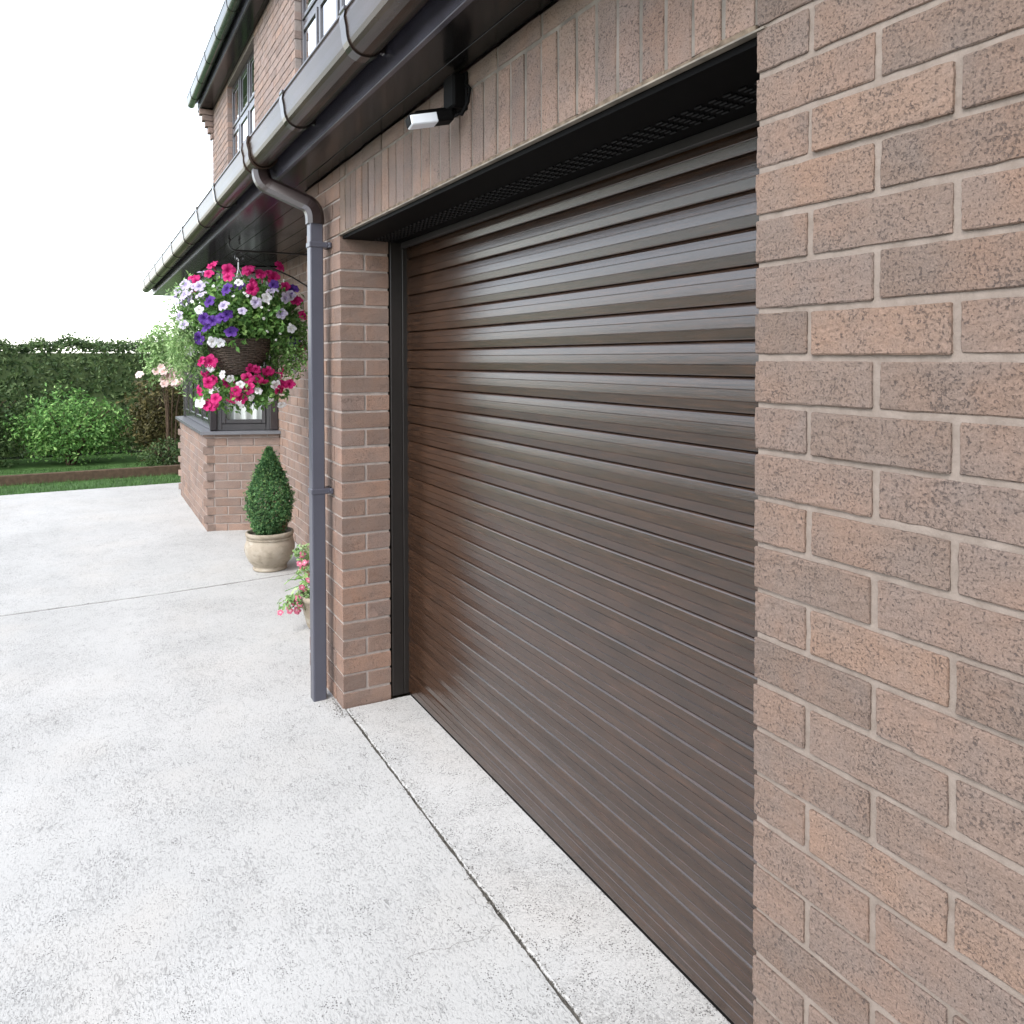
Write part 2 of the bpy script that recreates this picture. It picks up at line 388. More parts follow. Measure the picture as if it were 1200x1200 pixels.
for pts in ([(0.888, 0.266), (0.885, 0.20), (0.868, 0.17), (0.872, 0.13), (0.862, 0.095), (0.858, 0.06), (0.880, 0.03), (0.872, -0.004)], [(1.03, 0.034), (1.0, 0.022), (0.98, 0.03), (0.955, 0.012), (0.93, 0.004), (0.905, 0.008), (0.885, -0.003)]):
    q = MB(); L_ = []
    for (p, r) in zip(pts, pts[1:]):
        for k in range(6):
            u = Vector(p).lerp(Vector(r), k / 6); L_.append(u + Vector((R.gauss(0, .0012), R.gauss(0, .0012))))
    for (p, r) in zip(L_, L_[1:]):
        n_ = Vector((-(r - p).y, (r - p).x)).normalized() * R.uniform(0.0002, 0.0005); q.add([(p.x - n_.x, p.y - n_.y, 0.0006), (p.x + n_.x, p.y + n_.y, 0.0006), (r.x + n_.x, r.y + n_.y, 0.0006), (r.x - n_.x, r.y - n_.y, 0.0006)], [(0, 1, 2, 3)])
    struct(q.build('hairline_crack', M_fill))
# crumbs and grit along the joint
mb = MB()
for i in range(3600):
    x = R.uniform(-0.3, 2.40); q_ = noise.noise(Vector((x * 3.1, 0.4, 0))) ; s = abs(R.gauss(0.0009, 0.0011)) + 0.0005
    y = -0.0105 + R.gauss(0, 0.004)
    if R.random() < 0.42: y = -0.012 + R.gauss(0, 0.012 + 0.025 * max(0, q_)) - 0.018 * max(0, q_); s *= 0.75
    if R.random() < 0.10: x = R.uniform(2.25, 2.5); y = R.gauss(0.012, 0.020)
    if y < -0.011 and x > 2.31: y = 0.012
    z = -0.003 + s * 0.3 if -0.0145 < y < -0.007 else 0.0005 + s * 0.3 + (0.0012 if y < -0.0145 else 0)
    vs = [Vector((x, y, z)) + rv() * s for _ in range(6)]
    mb.add(vs, [(0, 1, 2), (0, 2, 3), (0, 3, 4), (1, 2, 5), (2, 3, 5), (3, 4, 5), (0, 4, 1), (1, 4, 5)])
struct(mb.build('grit', m_plain('grey_grit', (0.13, 0.12, 0.105), 0.95, 0.1, var=0.6, vs=60)), 'stuff')
mb = MB(); mb.add([(9.37, -6, -0.035), (40, -6, -0.035), (40, 14, -0.035), (9.37, 14, -0.035)], [(0, 1, 2, 3)])
struct(mb.build('lawn', M_grass))
mb = MB()
for i in range(15000):
    x = 9.39 + R.random() ** 1.3 * 2.3; y = R.uniform(-1.2, 3.2)
    a = R.uniform(0, 6.28); h = R.uniform(0.02, 0.05)
    mb.add([(x, y, -0.035), (x + 0.006 * math.cos(a), y + 0.006 * math.sin(a), -0.035), (x + R.gauss(0, .012), y + R.gauss(0, .012), h - 0.03)], [(0, 1, 2)])
struct(mb.build('grass', M_grass), 'stuff')

# ------------------------------------------------------------------ brickwork
def brick_run(mb, frame, u0, u1, z0, nc, par=0, openings=(), depth=0.1025, first=None, zmax=None, jit=0.0009, ends=(0, 0)):
    """stretcher bond between u0 and u1 (local u along wall, v outward, z up); par shifts the bond"""
    for r in range(nc):
        za = z0 + r * 0.075; zb = za + 0.065
        if zmax and zb > zmax: zb = zmax
        if zb - za < 0.012: continue
        off = 0.1125 if (r + par) % 2 else 0.0
        e0 = u0 - (ends[0] if (r + par) % 2 else 0); e1 = u1 + (ends[1] if (r + par) % 2 else 0)
        u = u0 - off - 0.45
        while u < e1:
            a = max(u, e0); b = min(u + 0.215, e1)
            segs = [(a, b)] if b - a > 0.02 else []
            for (oa, ob, oz0, oz1) in openings:
                if zb <= oz0 + 0.004 or za >= oz1 - 0.004: continue
                ns = []
                for (p, q) in segs:
                    if q <= oa or p >= ob: ns.append((p, q)); continue
                    if p < oa: ns.append((p, oa))
                    if q > ob: ns.append((ob, q))
                segs = [t for t in ns if t[1] - t[0] > 0.02]
            for (p, q) in segs:
                d = R.gauss(0, jit); g = R.uniform(-0.0012, 0.0012)
                mb.box((p + 0.0006, -depth, za + g), (q - 0.0006, d, zb + g), 0.0022, 0.0007, frame)
            u += 0.225

def fr(origin, u, n):
    o = Vector(origin); u = Vector(u); n = Vector(n)
    return lambda a, b, c: tuple(o + u * a + n * b + Vector((0, 0, c)))
F0 = fr((0, 0, 0), (1, 0, 0), (0, 1, 0))
YM = -0.55
house = thing('house', 'brick house with a dark brown roller garage door, bay window and brown gutters', 'house')

ROW0 = ZT - 27 * 0.075      # bottom of the lowest course (slightly below ground)
# garage front: near pier, with rough bricks modelled finely
mb = MB(); PR = []
def pier(mb, xin, sgn, width, ncourse_top):
    """pier with quoin bond: xin = reveal face, grows away from the opening by sgn"""
    for r in range(-ncourse_top, 27):
        za = ZT - 0.075 * (r + 1) + 0.005; zb = za + 0.065
        if za > 2.29: continue
        zb = min(zb, 2.30); even = (r % 2 == 0)
        def bx(a, b, y0, y1):
            xa, xb = sorted((xin + sgn * a, xin + sgn * b)); g = R.uniform(-0.0015, 0.0015); d = R.gauss(0, 0.0009)
            q = MB(); q.box((xa + R.uniform(0, .001), y0, za + g), (xb - R.uniform(0, .001), y1 + (d if y1 == 0 else 0), zb + g), 0.0018, 0.0007); mb.append(q)
        if even:
            bx(0, 0.1025, -0.215, 0)
            u = 0.1125
        else:
            bx(0, 0.215, -0.1025, 0); bx(0, 0.1025, -0.215, -0.1125)
            u = 0.225
        while u < width - 0.02:
            bx(u, min(u + 0.215, width), -0.1025, 0); u += 0.225
import bmesh
def rough_bricks(parts, name, mat, parent, cuts, amp):
    out = bmesh.new()
    for q in parts:
        bm = bmesh.new(); vs = [bm.verts.new(p) for p in q.v]
        for f_ in q.f: bm.faces.new([vs[i] for i in f_])
        if cuts:
            e = [x for x in bm.edges if x.calc_length() > 0.02]
            bmesh.ops.subdivide_edges(bm, edges=e, cuts=cuts, use_grid_fill=True)
        bmesh.ops.recalc_face_normals(bm, faces=bm.faces)
        s = R.uniform(0, 90)
        for v in bm.verts:
            p = v.co * 60 + Vector((s, s, s)); p2 = v.co * 190 + Vector((s, 0, 0))
            v.co += v.normal * (amp * noise.noise(p) + amp * 0.8 * noise.noise(p2))
        me = bpy.data.meshes.new('t'); bm.to_mesh(me); bm.free(); out.from_mesh(me); bpy.data.meshes.remove(me)
    me = bpy.data.meshes.new(name); out.to_mesh(me); out.free(); me.materials.append(mat)
    me.polygons.foreach_set('use_smooth', [False] * len(me.polygons))
    o = bpy.data.objects.new(name, me); COL.objects.link(o); o.parent = parent; return o

gw = MB()                                    # mortar core of the garage front
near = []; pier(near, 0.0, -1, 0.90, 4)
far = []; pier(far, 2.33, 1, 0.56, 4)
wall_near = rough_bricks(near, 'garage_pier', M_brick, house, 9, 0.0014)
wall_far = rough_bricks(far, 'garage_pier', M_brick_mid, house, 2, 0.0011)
for (a, b, ww) in ((-0.897, -0.0045, wall_near), (2.3345, 2.888, wall_far)):
    q = MB(); q.box((a, -0.2105, -0.05), (b, -0.0046, 2.30)); q.build('mortar', M_mortar_near if ww is wall_near else M_mortar, ww)
# lintel: soldier course over the opening, and the course above it
sol = []
for k in range(31):
    xa = 0.004 + k * 0.075; q = MB(); d = R.gauss(0, 0.0011)
    q.box((xa + R.uniform(0, .0015), -0.1025, ZT + 0.006 + R.uniform(-.0015, .0015)), (xa + 0.0650, d, ZT + 0.221 + R.uniform(-.001, .001)), 0.0025, 0.0008); sol.append(q)
x = -0.0
while x < 2.33:
    q = MB(); q.box((x + 0.001, -0.1025, ZT + 0.231), (min(x + 0.215, 2.325), R.gauss(0, .001), 2.30), 0.0025, 0.0008); sol.append(q); x += 0.225
lint = rough_bricks(sol, 'soldier_course', M_brick_sold, house, 3, 0.0012)
q = MB(); q.box((-0.0045, -0.2105, ZT + 0.010), (2.3345, -0.0035, 2.30)); q.build('mortar', m_plain('dirty_grey_mortar', (0.165, 0.145, 0.125), 0.95, 0.1, var=0.35, vs=12, bump=0.4), lint)
# the rough smear of mortar on the lintel lip
q = MB(); N = 260
for i in range(N):
    x0 = 2.33 * i / N; x1 = 2.33 * (i + 1) / N
    h = 0.005 + 0.006 * (0.5 + noise.noise(Vector((x0 * 9, 0, 0)))) ; y = 0.0006 + 0.003 * max(0, noise.noise(Vector((x0 * 23, 4, 0))))
    q.box((x0, -0.05, ZT - 0.0005), (x1, y, ZT + h))
M_smear = m_plain('dirty_mortar', (0.15, 0.115, 0.085), 0.95, 0.1, var=0.5, vs=40, bump=0.5)
q.build('bedding_mortar', M_smear, lint)
q = MB(); q.box((-0.02, -0.012, ZT - 0.0045), (2.35, 0.0035, ZT - 0.0010)); q.build('steel_lintel', M_steel, house)

# main lower wall, set back, and upper wall
WIN = [(7.1, 8.72, 3.55, 4.655), (3.80, 5.42, 3.55, 4.655), (0.5, 2.1, 3.55, 4.655)]
for (xa, xb) in ((2.85, 6.16), (8.55, 9.93)):
    q = MB(); brick_run(q, fr((0, YM, 0), (1, 0, 0), (0, 1, 0)), xa, xb, ROW0, 32, 0)
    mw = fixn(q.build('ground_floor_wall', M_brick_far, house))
    q = MB(); q.box((xa, YM - 0.25, -0.05), (min(xb, 9.925), YM - 0.005, 2.32)); q.build('mortar', M_mortar, mw)
q = MB(); brick_run(q, fr((0, YM, 0), (1, 0, 0), (0, 1, 0)), -1.2, 9.93, ROW0 + 33 * 0.075, 31, 1, WIN, zmax=4.70)
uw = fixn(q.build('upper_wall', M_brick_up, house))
q = MB()
zs = [2.4, 3.545, 4.66, 4.72]; xs = [-1.195, 0.5, 2.1, 3.80, 5.42, 7.1, 8.72, 9.925]
for i in range(len(xs) - 1):
    for j in range(3):
        if j == 1 and i % 2 == 1: continue
        e = 0.005 if j == 1 else 0
        q.box((xs[i] + (e if i else 0), YM - 0.10, zs[j]), (xs[i + 1] - (e if i < 6 else 0), YM - 0.005, zs[j + 1]))
q.build('mortar', M_mortar_up, uw)
# gable wall (far end), kneeler bricks stepping out under the eave, and the dark inside
q = MB(); brick_run(q, fr((9.93 - 0.1025, 0, 0), (0, -1, 0), (1, 0, 0)), 0.665, 6.6, ROW0, 63, 0, zmax=4.70)
# keep the face on the outside of the end wall
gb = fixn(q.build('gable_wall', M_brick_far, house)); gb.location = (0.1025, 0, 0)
q = MB(); q.box((9.81, -6.6, -0.05), (9.922, YM - 0.255, 4.70)); q.build('mortar', M_mortar, gb); gb.children[0].location = (-0.1025, 0, 0)
q = MB()
for i in range(5):
    q.box((9.83, YM + 0.004, 4.33 + i * 0.075), (9.95, YM + 0.03 + 0.033 * i, 4.395 + i * 0.075), 0.002, 0.0006)
fixn(q.build('kneeler', M_brick_up, house))
q = MB(); q.box((-1.19, -6.5, 0.02), (9.80, YM - 0.32, 4.70)); q.box((-1.19, -0.80, 0.02), (2.80, -0.46, 2.30)); q.build('inner_wall', M_dark, house)

# ------------------------------------------------------------------ roller door
door = bpy.data.objects.new('garage_door', None); COL.objects.link(door); door.parent = house; door.location = (0, -0.300, 0)
PITCH = 0.0797; Z0 = 1.846 - 22 * PITCH
def slat_profile(z):
    p = []
    H = PITCH - 0.0022
    pts = [(0.0, -0.0036), (0.010, 0.0001), (0.04, 0.0013), (0.18, 0.0023), (0.310, 0.0033), (0.322, 0.0022), (0.330, 0.0022), (0.352, 0.0037),
           (0.48, 0.0032), (0.62, 0.0024), (0.645, 0.0022), (0.653, 0.0012), (0.660, 0.0012), (0.680, 0.0021), (0.80, 0.0009), (0.915, -0.0005), (0.95, -0.0018), (1.0, -0.0055)]
    return [(y, z + 0.0022 + t * H) for t, y in pts] + [(-0.0105, z + PITCH), (-0.0105, z)]
q = MB()
for k in range(0, 25):
    z = Z0 + k * PITCH
    q.prism(slat_profile(z), 0.0, 2.338, caps=False)
q.build('curtain', M_door, door)
q = MB(); q.prism([(-0.012, 0.013), (0.0025, 0.013), (0.0032, 0.016), (0.0035, 0.040), (0.0022, 0.0412), (0.0022, 0.042), (0.0036, 0.0438), (0.0026, 0.066), (0.0013, 0.0672), (0.0013, 0.068), (0.0022, 0.0694), (-0.0004, Z0 - 0.006), (-0.0018, Z0 - 0.0035), (-0.0050, Z0 - 0.0005), (-0.012, Z0 - 0.0005)], 0.0, 2.338); fixn(q.build('bottom_rail', M_door, door))
q = MB(); q.box((0.0, -0.010, 0.0015), (2.338, 0.0022, 0.0128), 0.002); fixn(q.build('bottom_seal', M_black, door))
for x in (-0.07, 2.322):
    q = MB(); q.box((x + (0.006 if x > 1 else 0), -0.03, 0.006), (x + 0.078, 0.024, ZT - 0.01), 0.003); q.box((x + (0.0075 if x > 1 else 0.0), 0.024, 0.006), (x + 0.076, 0.078, ZT - 0.01), 0.003); fixn(q.build('guide_rail', M_rail, door))
q = MB(); q.box((0.0, 0.0115, ZT - 0.042), (2.33, 0.03, ZT - 0.018), 0.002); fixn(q.build('header_trim', M_trim, door))
q = MB(); q.box((0.0, -0.02, ZT - 0.018), (2.33, 0.2875, ZT - 0.005)); fixn(q.build('header_panel', M_black, door))
q = MB()
for i in range(56):
    for j in range(6):
        x = 0.035 + i * 0.0405; y = 0.085 + j * 0.0145
        q.box((x, y, ZT - 0.0225), (x + 0.022, y + 0.0055, ZT - 0.018), 0.0012)
fixn(q.build('vent_grille', M_grille, door))

# ------------------------------------------------------------------ soffits, fascias, gutters, roofs
def eaves(xa, xb, yf, yw, zs, zf, planks, gmat):
    q = MB(); y = yf - 0.018; step = 0.108
    while y > yw:
        y1 = max(y - step + 0.0035, yw)
        q.box((xa, y1, zs), (xb, y, zs + 0.012), 0.001); q.box((xa, y1 - 0.0036, zs + 0.004), (xb, y1 + 0.001, zs + 0.012))
        y -= step
    fixn(q.build('soffit', planks, house))
    q = MB(); q.box((xa, yf - 0.018, zs - 0.006), (xb, yf, zf), 0.002); fixn(q.build('fascia', M_fascia, house))
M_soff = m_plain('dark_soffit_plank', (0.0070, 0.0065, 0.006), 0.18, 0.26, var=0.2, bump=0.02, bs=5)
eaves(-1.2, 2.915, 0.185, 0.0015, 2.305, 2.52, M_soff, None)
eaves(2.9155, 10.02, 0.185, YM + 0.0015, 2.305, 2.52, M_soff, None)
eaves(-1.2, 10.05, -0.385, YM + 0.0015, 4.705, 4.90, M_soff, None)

def gutter(yb, zt, xa, xb, brackets, mat):
    """deep half round gutter with a straight lip"""
    def prof(e):
        cy = yb + 0.004 + 0.056; pts = [(cy - 0.056 - e, zt), (cy - 0.056 - e, zt - 0.062)]
        for i in range(1, 14):
            t = math.pi * i / 14; pts.append((cy - (0.056 + e) * math.cos(t) + 0.006 * math.sin(t), zt - 0.052 - (0.066 + e) * math.sin(t) ** 0.9))
        pts.append((cy + 0.058 + e, zt - 0.048)); pts.append((cy + 0.063 + e, zt - 0.022)); pts.append((cy + 0.060 + e, zt - 0.004))
        return pts, cy
    o, cy = prof(0.0); 
    inn = [(cy + (y - cy) * 0.955, z + 0.003) for y, z in o[::-1]]
    full = o + [(cy + 0.064, zt - 0.002), (cy + 0.063, zt + 0.005), (cy + 0.054, zt + 0.005)] + inn
    q = MB(); q.prism(full, xa, xb); g = fixn(q.build('gutter', mat, house))
    for x in brackets:
        b, _ = prof(0.005); q = MB(); ob = b + [(cy + 0.068, zt + 0.001), (cy + 0.067, zt + 0.010), (cy + 0.050, zt + 0.010), (cy + 0.050, zt + 0.0055)]
        ib = [(cy + (y - cy) * 0.97, z + 0.0035) for y, z in b[::-1]]
        q.prism(ob + ib, x - 0.022, x + 0.022)
        q.box((x - 0.010, yb + 0.001, zt - 0.098), (x + 0.010, yb + 0.008, zt + 0.01), 0.002)
        q.box((x - 0.006, yb + 0.001, zt - 0.0965), (x + 0.006, yb + 0.04, zt - 0.0905), 0.001)
        fixn(q.build('gutter_bracket', M_pvc, g))
    return g, cy
g1, gcy = gutter(0.185, 2.455, -1.2, 10.0, [-0.4, 0.42, 1.23, 2.0, 3.71, 4.46, 5.30, 6.15, 7.0, 7.85, 8.7, 9.5], M_pvcg)
M_pvcgreen = m_plain('weathered_gutter_green_reflect', (0.045, 0.055, 0.047), 0.2, 0.5, var=0.3, vs=5)  # green reflection along the upper gutter put into its base colour
g2, _ = gutter(-0.385, 4.885, -1.2, 10.13, [5.3, 6.1, 6.9, 7.65, 8.4, 9.1, 9.75], M_pvcgreen)
# running outlet
q = MB(); x = 2.72
pr_ = []
for i in range(0, 15):
    t = math.pi * i / 14; pr_.append((gcy - 0.063 * math.cos(t) + 0.007 * math.sin(t), 2.455 - 0.052 - 0.073 * math.sin(t) ** 0.9))
pr_ = [(gcy - 0.063, 2.458)] + pr_ + [(gcy + 0.070, 2.433), (gcy + 0.067, 2.466)]
q.prism(pr_ + [(gcy + (y - gcy) * 0.93, z + 0.004) for y, z in pr_[::-1]], x - 0.06, x + 0.06)
q.prism([(gcy + (y - gcy) * 1.07, z - 0.003) for y, z in pr_] + [(gcy + (y - gcy) * 0.93, z + 0.003) for y, z in pr_[::-1]], x - 0.075, x - 0.055)
q.prism([(gcy + (y - gcy) * 1.07, z - 0.003) for y, z in pr_] + [(gcy + (y - gcy) * 0.93, z + 0.003) for y, z in pr_[::-1]], x + 0.055, x + 0.075)
fixn(q.build('gutter_outlet', M_pvcg, g1))

def roof(xa, xb, y0, z0, y1, z1, n):
    q = MB(); 
    for i in range(n):
        a = i / n; b = (i + 1.15) / n
        ya, za = y0 + (y1 - y0) * a, z0 + (z1 - z0) * a; yb, zb = y0 + (y1 - y0) * min(b, 1), z0 + (z1 - z0) * min(b, 1)
        q.add([(xa, ya, za + .03), (xb, ya, za + .03), (xb, yb, zb + .012), (xa, yb, zb + .012), (xa, ya, za), (xb, ya, za), (xb, yb, zb - .01), (xa, yb, zb - .01)],
              [(0, 1, 2, 3), (4, 7, 6, 5), (0, 4, 5, 1), (2, 6, 7, 3), (0, 3, 7, 4), (1, 5, 6, 2)])
    return fixn(q.build('roof', M_tile, house))
roof(-1.2, 10.02, 0.225, 2.475, YM + 0.003, 2.88, 4)
roof(-1.2, 10.06, -0.335, 4.895, -3.5, 6.7, 14)

# ------------------------------------------------------------------ downpipe with swan neck
dp = bpy.data.objects.new('downpipe', None); COL.objects.link(dp); dp.parent = house; dp.location = (2.485, 0.064, 0)
def sqtube(mb, pts, hx, hy, ch=0.008):
    """square section pipe through points in the local YZ plane (mitred)"""
    rings = []
    for i, p in enumerate(pts):
        p = Vector(p)
        d0 = (p - Vector(pts[i - 1])).normalized() if i else None
        d1 = (Vector(pts[i + 1]) - p).normalized() if i < len(pts) - 1 else None
        d = ((d0 or d1) + (d1 or d0)).normalized(); ref = d1 or d0
        nx = Vector((1, 0, 0)); ny = nx.cross(d).normalized() * -1
        k = 1.0 / max(0.5, d.dot(ref))
        ring = []
        for (a, b) in ((-hx + ch, -hy), (hx - ch, -hy), (hx, -hy + ch), (hx, hy - ch), (hx - ch, hy), (-hx + ch, hy), (-hx, hy - ch), (-hx, -hy + ch)):
            ring.append(p + nx * a + ny * b * k)
        rings.append(ring)
    vs = [v for r in rings for v in r]; fs = []
    for i in range(len(rings) - 1):
        for k in range(8): fs.append((i * 8 + k, i * 8 + (k + 1) % 8, (i + 1) * 8 + (k + 1) % 8, (i + 1) * 8 + k))
    fs.append(tuple(range(8))); fs.append(tuple((len(rings) - 1) * 8 + k for k in range(8)))
    mb.add(vs, fs)
q = MB(); sqtube(q, [(0, 0, -0.02), (0, 0, 0.915)], 0.029, 0.029, 0.004); sqtube(q, [(0, 0, 0.9155), (0, 0, 2.10)], 0.0282, 0.0282, 0.004)
fixn(q.build('pipe', M_pipe, dp))
q = MB(); yg = gcy - 0.064
def bend(p0, p1, p2, r, n=6):
    p0, p1, p2 = Vector(p0), Vector(p1), Vector(p2); a = p1 + (p0 - p1).normalized() * r; c = p1 + (p2 - p1).normalized() * r
    return [a.lerp(p1, k / n).lerp(p1.lerp(c, k / n), k / n) for k in range(n + 1)]
E_ = [(0.235, yg, 2.37), (0.235, yg, 2.285), (0.0, 0.0, 2.15), (0.0, 0.0, 2.075)]
sqtube(q, [E_[0]] + bend(*E_[:3], 0.055) + bend(*E_[1:], 0.055) + [E_[3]], 0.036, 0.036, 0.017)
fixn(q.build('swan_neck', M_pipe2, dp))
for z in (1.985, 0.915):
    q = MB(); q.box((-0.032, -0.062, z - 0.012), (0.032, 0.032, z + 0.012), 0.003); q.box((-0.042, -0.062, z - 0.012), (0.042, -0.048, z + 0.012), 0.003)
    q.tube([(-0.037, -0.048, z), (-0.037, -0.041, z)], 0.005, 8)
    fixn(q.build('pipe_clip', M_pipe, dp))

# ------------------------------------------------------------------ windows
def curtain_mesh(frame, u0, u1, z0, z1, v, amp=0.02, wl=0.09):
    q = MB(); n = int((u1 - u0) / 0.008)
    pts = [(u0 + (u1 - u0) * i / n) for i in range(n + 1)]
    vs = []
    for a in pts:
        y = v + amp * math.sin(a * 6.283 / wl) + amp * 0.4 * math.sin(a * 17 + 1)
        vs += [frame(a, y, z0), frame(a, y, z1)]
    q.add(vs, [(2 * i, 2 * i + 2, 2 * i + 3, 2 * i + 1) for i in range(n)]); return q
def window(frame, u0, u1, z0, z1, muls, trans, parent, name='window', curt=None, fw_=0.06, th=0.06, sill=True):
    """outer frame, mullions, transom, opening sashes; muls = u positions, trans = z"""
    q = MB(); c = 0.004
    q.box((u0, -th, z0), (u0 + fw_, 0, z1), c, 0, frame); q.box((u1 - fw_, -th, z0), (u1, 0, z1), c, 0, frame)
    q.box((u0 + fw_, -th, z0), (u1 - fw_, -0.001, z0 + fw_), c, 0, frame); q.box((u0 + fw_, -th, z1 - fw_), (u1 - fw_, -0.001, z1), c, 0, frame)
    for m in muls: q.box((m - 0.03, -th, z0 + fw_), (m + 0.03, -0.002, z1 - fw_), c, 0, frame)
    us = [u0 + fw_] + [x for m in muls for x in (m - 0.03, m + 0.03)] + [u1 - fw_]
    zs = [z0 + fw_, z1 - fw_] if trans is None else [z0 + fw_, trans - 0.03, trans + 0.03, z1 - fw_]
    if trans is not None:
        for i in range(0, len(us), 2): q.box((us[i], -th, trans - 0.03), (us[i + 1], -0.003, trans + 0.03), c, 0, frame)
    f_ = fixn(q.build(name, M_frame, parent))
    for i in range(0, len(us), 2):
        for j in range(0, len(zs), 2):
            a, b, zc, zd = us[i], us[i + 1], zs[j], zs[j + 1]; s = 0.035
            q = MB()
            q.box((a, -0.045, zc), (a + s, 0.008, zd), c, 0, frame); q.box((b - s, -0.045, zc), (b, 0.008, zd), c, 0, frame)
            q.box((a + s, -0.045, zc), (b - s, 0.007, zc + s), c, 0, frame); q.box((a + s, -0.045, zd - s), (b - s, 0.007, zd), c, 0, frame)
            fixn(q.build('sash', M_frame, f_))
            q = MB(); q.add([frame(a + s, -0.006, zc + s), frame(b - s, -0.006, zc + s), frame(b - s, -0.006, zd - s), frame(a + s, -0.006, zd - s)], [(0, 1, 2, 3)])
            q.build('pane', M_glass, f_)
    if curt:
        for (a, b) in curt: curtain_mesh(frame, a, b, z0 + 0.01, z1 - 0.01, -th - 0.03).build('curtain', M_curtain, f_)
    if sill:
        q = MB(); q.box((u0 - 0.0, -th, z0 - 0.045), (u1 + 0.0, 0.13, z0 - 0.001), 0.006, 0, frame); fixn(q.build('sill', M_frame, f_))
    return f_
FU = fr((0, YM - 0.05, 0), (1, 0, 0), (0, 1, 0))
for (a, b, z0, z1) in WIN:
    t = (b - a) / 3
    window(FU, a + 0.004, b - 0.004, z0 + 0.045, z1 - 0.004, [a + t, a + 2 * t], 4.13, house, curt=[(a + 0.04, b - 0.04)])

# bay window: canted brick base, sill, framed lights up to the soffit
bay = bpy.data.objects.new('bay_window', None); COL.objects.link(bay); bay.parent = house; bay.location = (7.3, YM, 0)
def W2L(p): return (p[0] - 7.3, p[1] - YM, p[2])
A, B, C_, D_ = Vector((6.09, YM)), Vector((6.32, 0.03)), Vector((8.40, 0.03)), Vector((8.63, YM))
q = MB(); qm = MB()
for (p0, p1, par, e) in ((A, B, 0, (0, 0.028)), (B, C_, 1, (0.028, 0.028)), (C_, D_, 0, (0.028, 0))):
    u = (p1 - p0); L = u.length; u.normalize(); n = Vector((-u.y, u.x)) 
    if n.y < 0 and abs(n.y) > 0.2: n = -n
    if p0 is A: n = Vector((-abs(n.x), abs(n.y)))
    if p0 is C_: n = Vector((abs(n.x), abs(n.y)))
    f_ = fr((*W2L((*p0, 0)),), (u.x, u.y, 0), (n.x, n.y, 0))
    brick_run(q, f_, 0, L, ROW0, 12, par, ends=e, zmax=0.838)
    qm.box((0.01, -0.2, -0.05), (L - 0.01, -0.005, 0.835), 0, 0, f_)
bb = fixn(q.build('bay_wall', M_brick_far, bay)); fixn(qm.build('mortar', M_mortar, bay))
def inset(d):
    # polygon offset outward by d
    pts = [A, B, C_, D_]; res = []
    segs = []
    for i in range(3):
        u = (pts[i + 1] - pts[i]).normalized(); n = Vector((-u.y, u.x))
        if (n.x, n.y)[1] < 0: n = -n
        segs.append((pts[i] + n * d, u))
    def isec(p, u, r, v):
        k = u.x * v.y - u.y * v.x; t = ((r.x - p.x) * v.y - (r.y - p.y) * v.x) / k; return p + u * t
    res.append(isec(*segs[0], Vector((0, YM + 0.002)), Vector((1, 0)))); res.append(isec(*segs[0], *segs[1])); res.append(isec(*segs[1], *segs[2])); res.append(isec(*segs[2], Vector((0, YM + 0.002)), Vector((1, 0))))
    return res
def poly_slab(d, z0, z1, name, mat):
    r = inset(d); n = 4; vs = [W2L((p.x, p.y, z)) for z in (z0, z1) for p in r]
    q = MB(); q.add(vs, [(0, 1, 2, 3), (4, 5, 6, 7)] + [(i, (i + 1) % 4, 4 + (i + 1) % 4, 4 + i) for i in range(4)]); return fixn(q.build(name, mat, bay))
M_sill = m_plain('grey_sill', (0.12, 0.12, 0.13), 0.35)
poly_slab(0.045, 0.840, 0.866, 'sill', M_sill)
ri = inset(-0.045)
for i, (p0, p1) in enumerate(zip(ri[:3], ri[1:])):
    u = (p1 - p0); L = u.length; u.normalize(); n = Vector((-u.y, u.x))
    if n.y < 0: n = -n
    f_ = fr((*W2L((*p0, 0)),), (u.x, u.y, 0), (n.x, n.y, 0))
    if i == 1:
        window(f_, 0.034, L - 0.034, 0.868, 2.25, [L * 0.25, L * 0.5, L * 0.75], 1.95, bay, 'window_frame', [(0.05, 0.45), (L - 0.45, L - 0.05)], sill=False)
    else:
        a, b = (0.045, L - 0.034) if i == 0 else (0.034, L - 0.045)
        window(f_, a, b, 0.868, 2.25, [], 1.95, bay, 'window_frame', [(0.10, L - 0.12)], sill=False)
poly_slab(-0.03, 2.255, 2.300, 'head_board', M_fascia)
for p in ri[1:3]:
    q = MB(); q.box(W2L((p.x - 0.034, p.y - 0.05, 0.868)), W2L((p.x + 0.034, p.y + 0.012, 2.252)), 0.008); fixn(q.build('corner_post', M_frame, bay))
q = MB(); q.box(W2L((ri[0].x - 0.01, YM + 0.003, 0.868)), W2L((ri[0].x + 0.042, YM + 0.075, 2.252)), 0.006)
fixn(q.build('corner_post', M_frame, bay))
q = MB(); q.box(W2L((6.3, YM - 0.28, 0.7)), W2L((8.4, YM - 0.25, 2.3))); q.build('room_back', M_dark, bay)

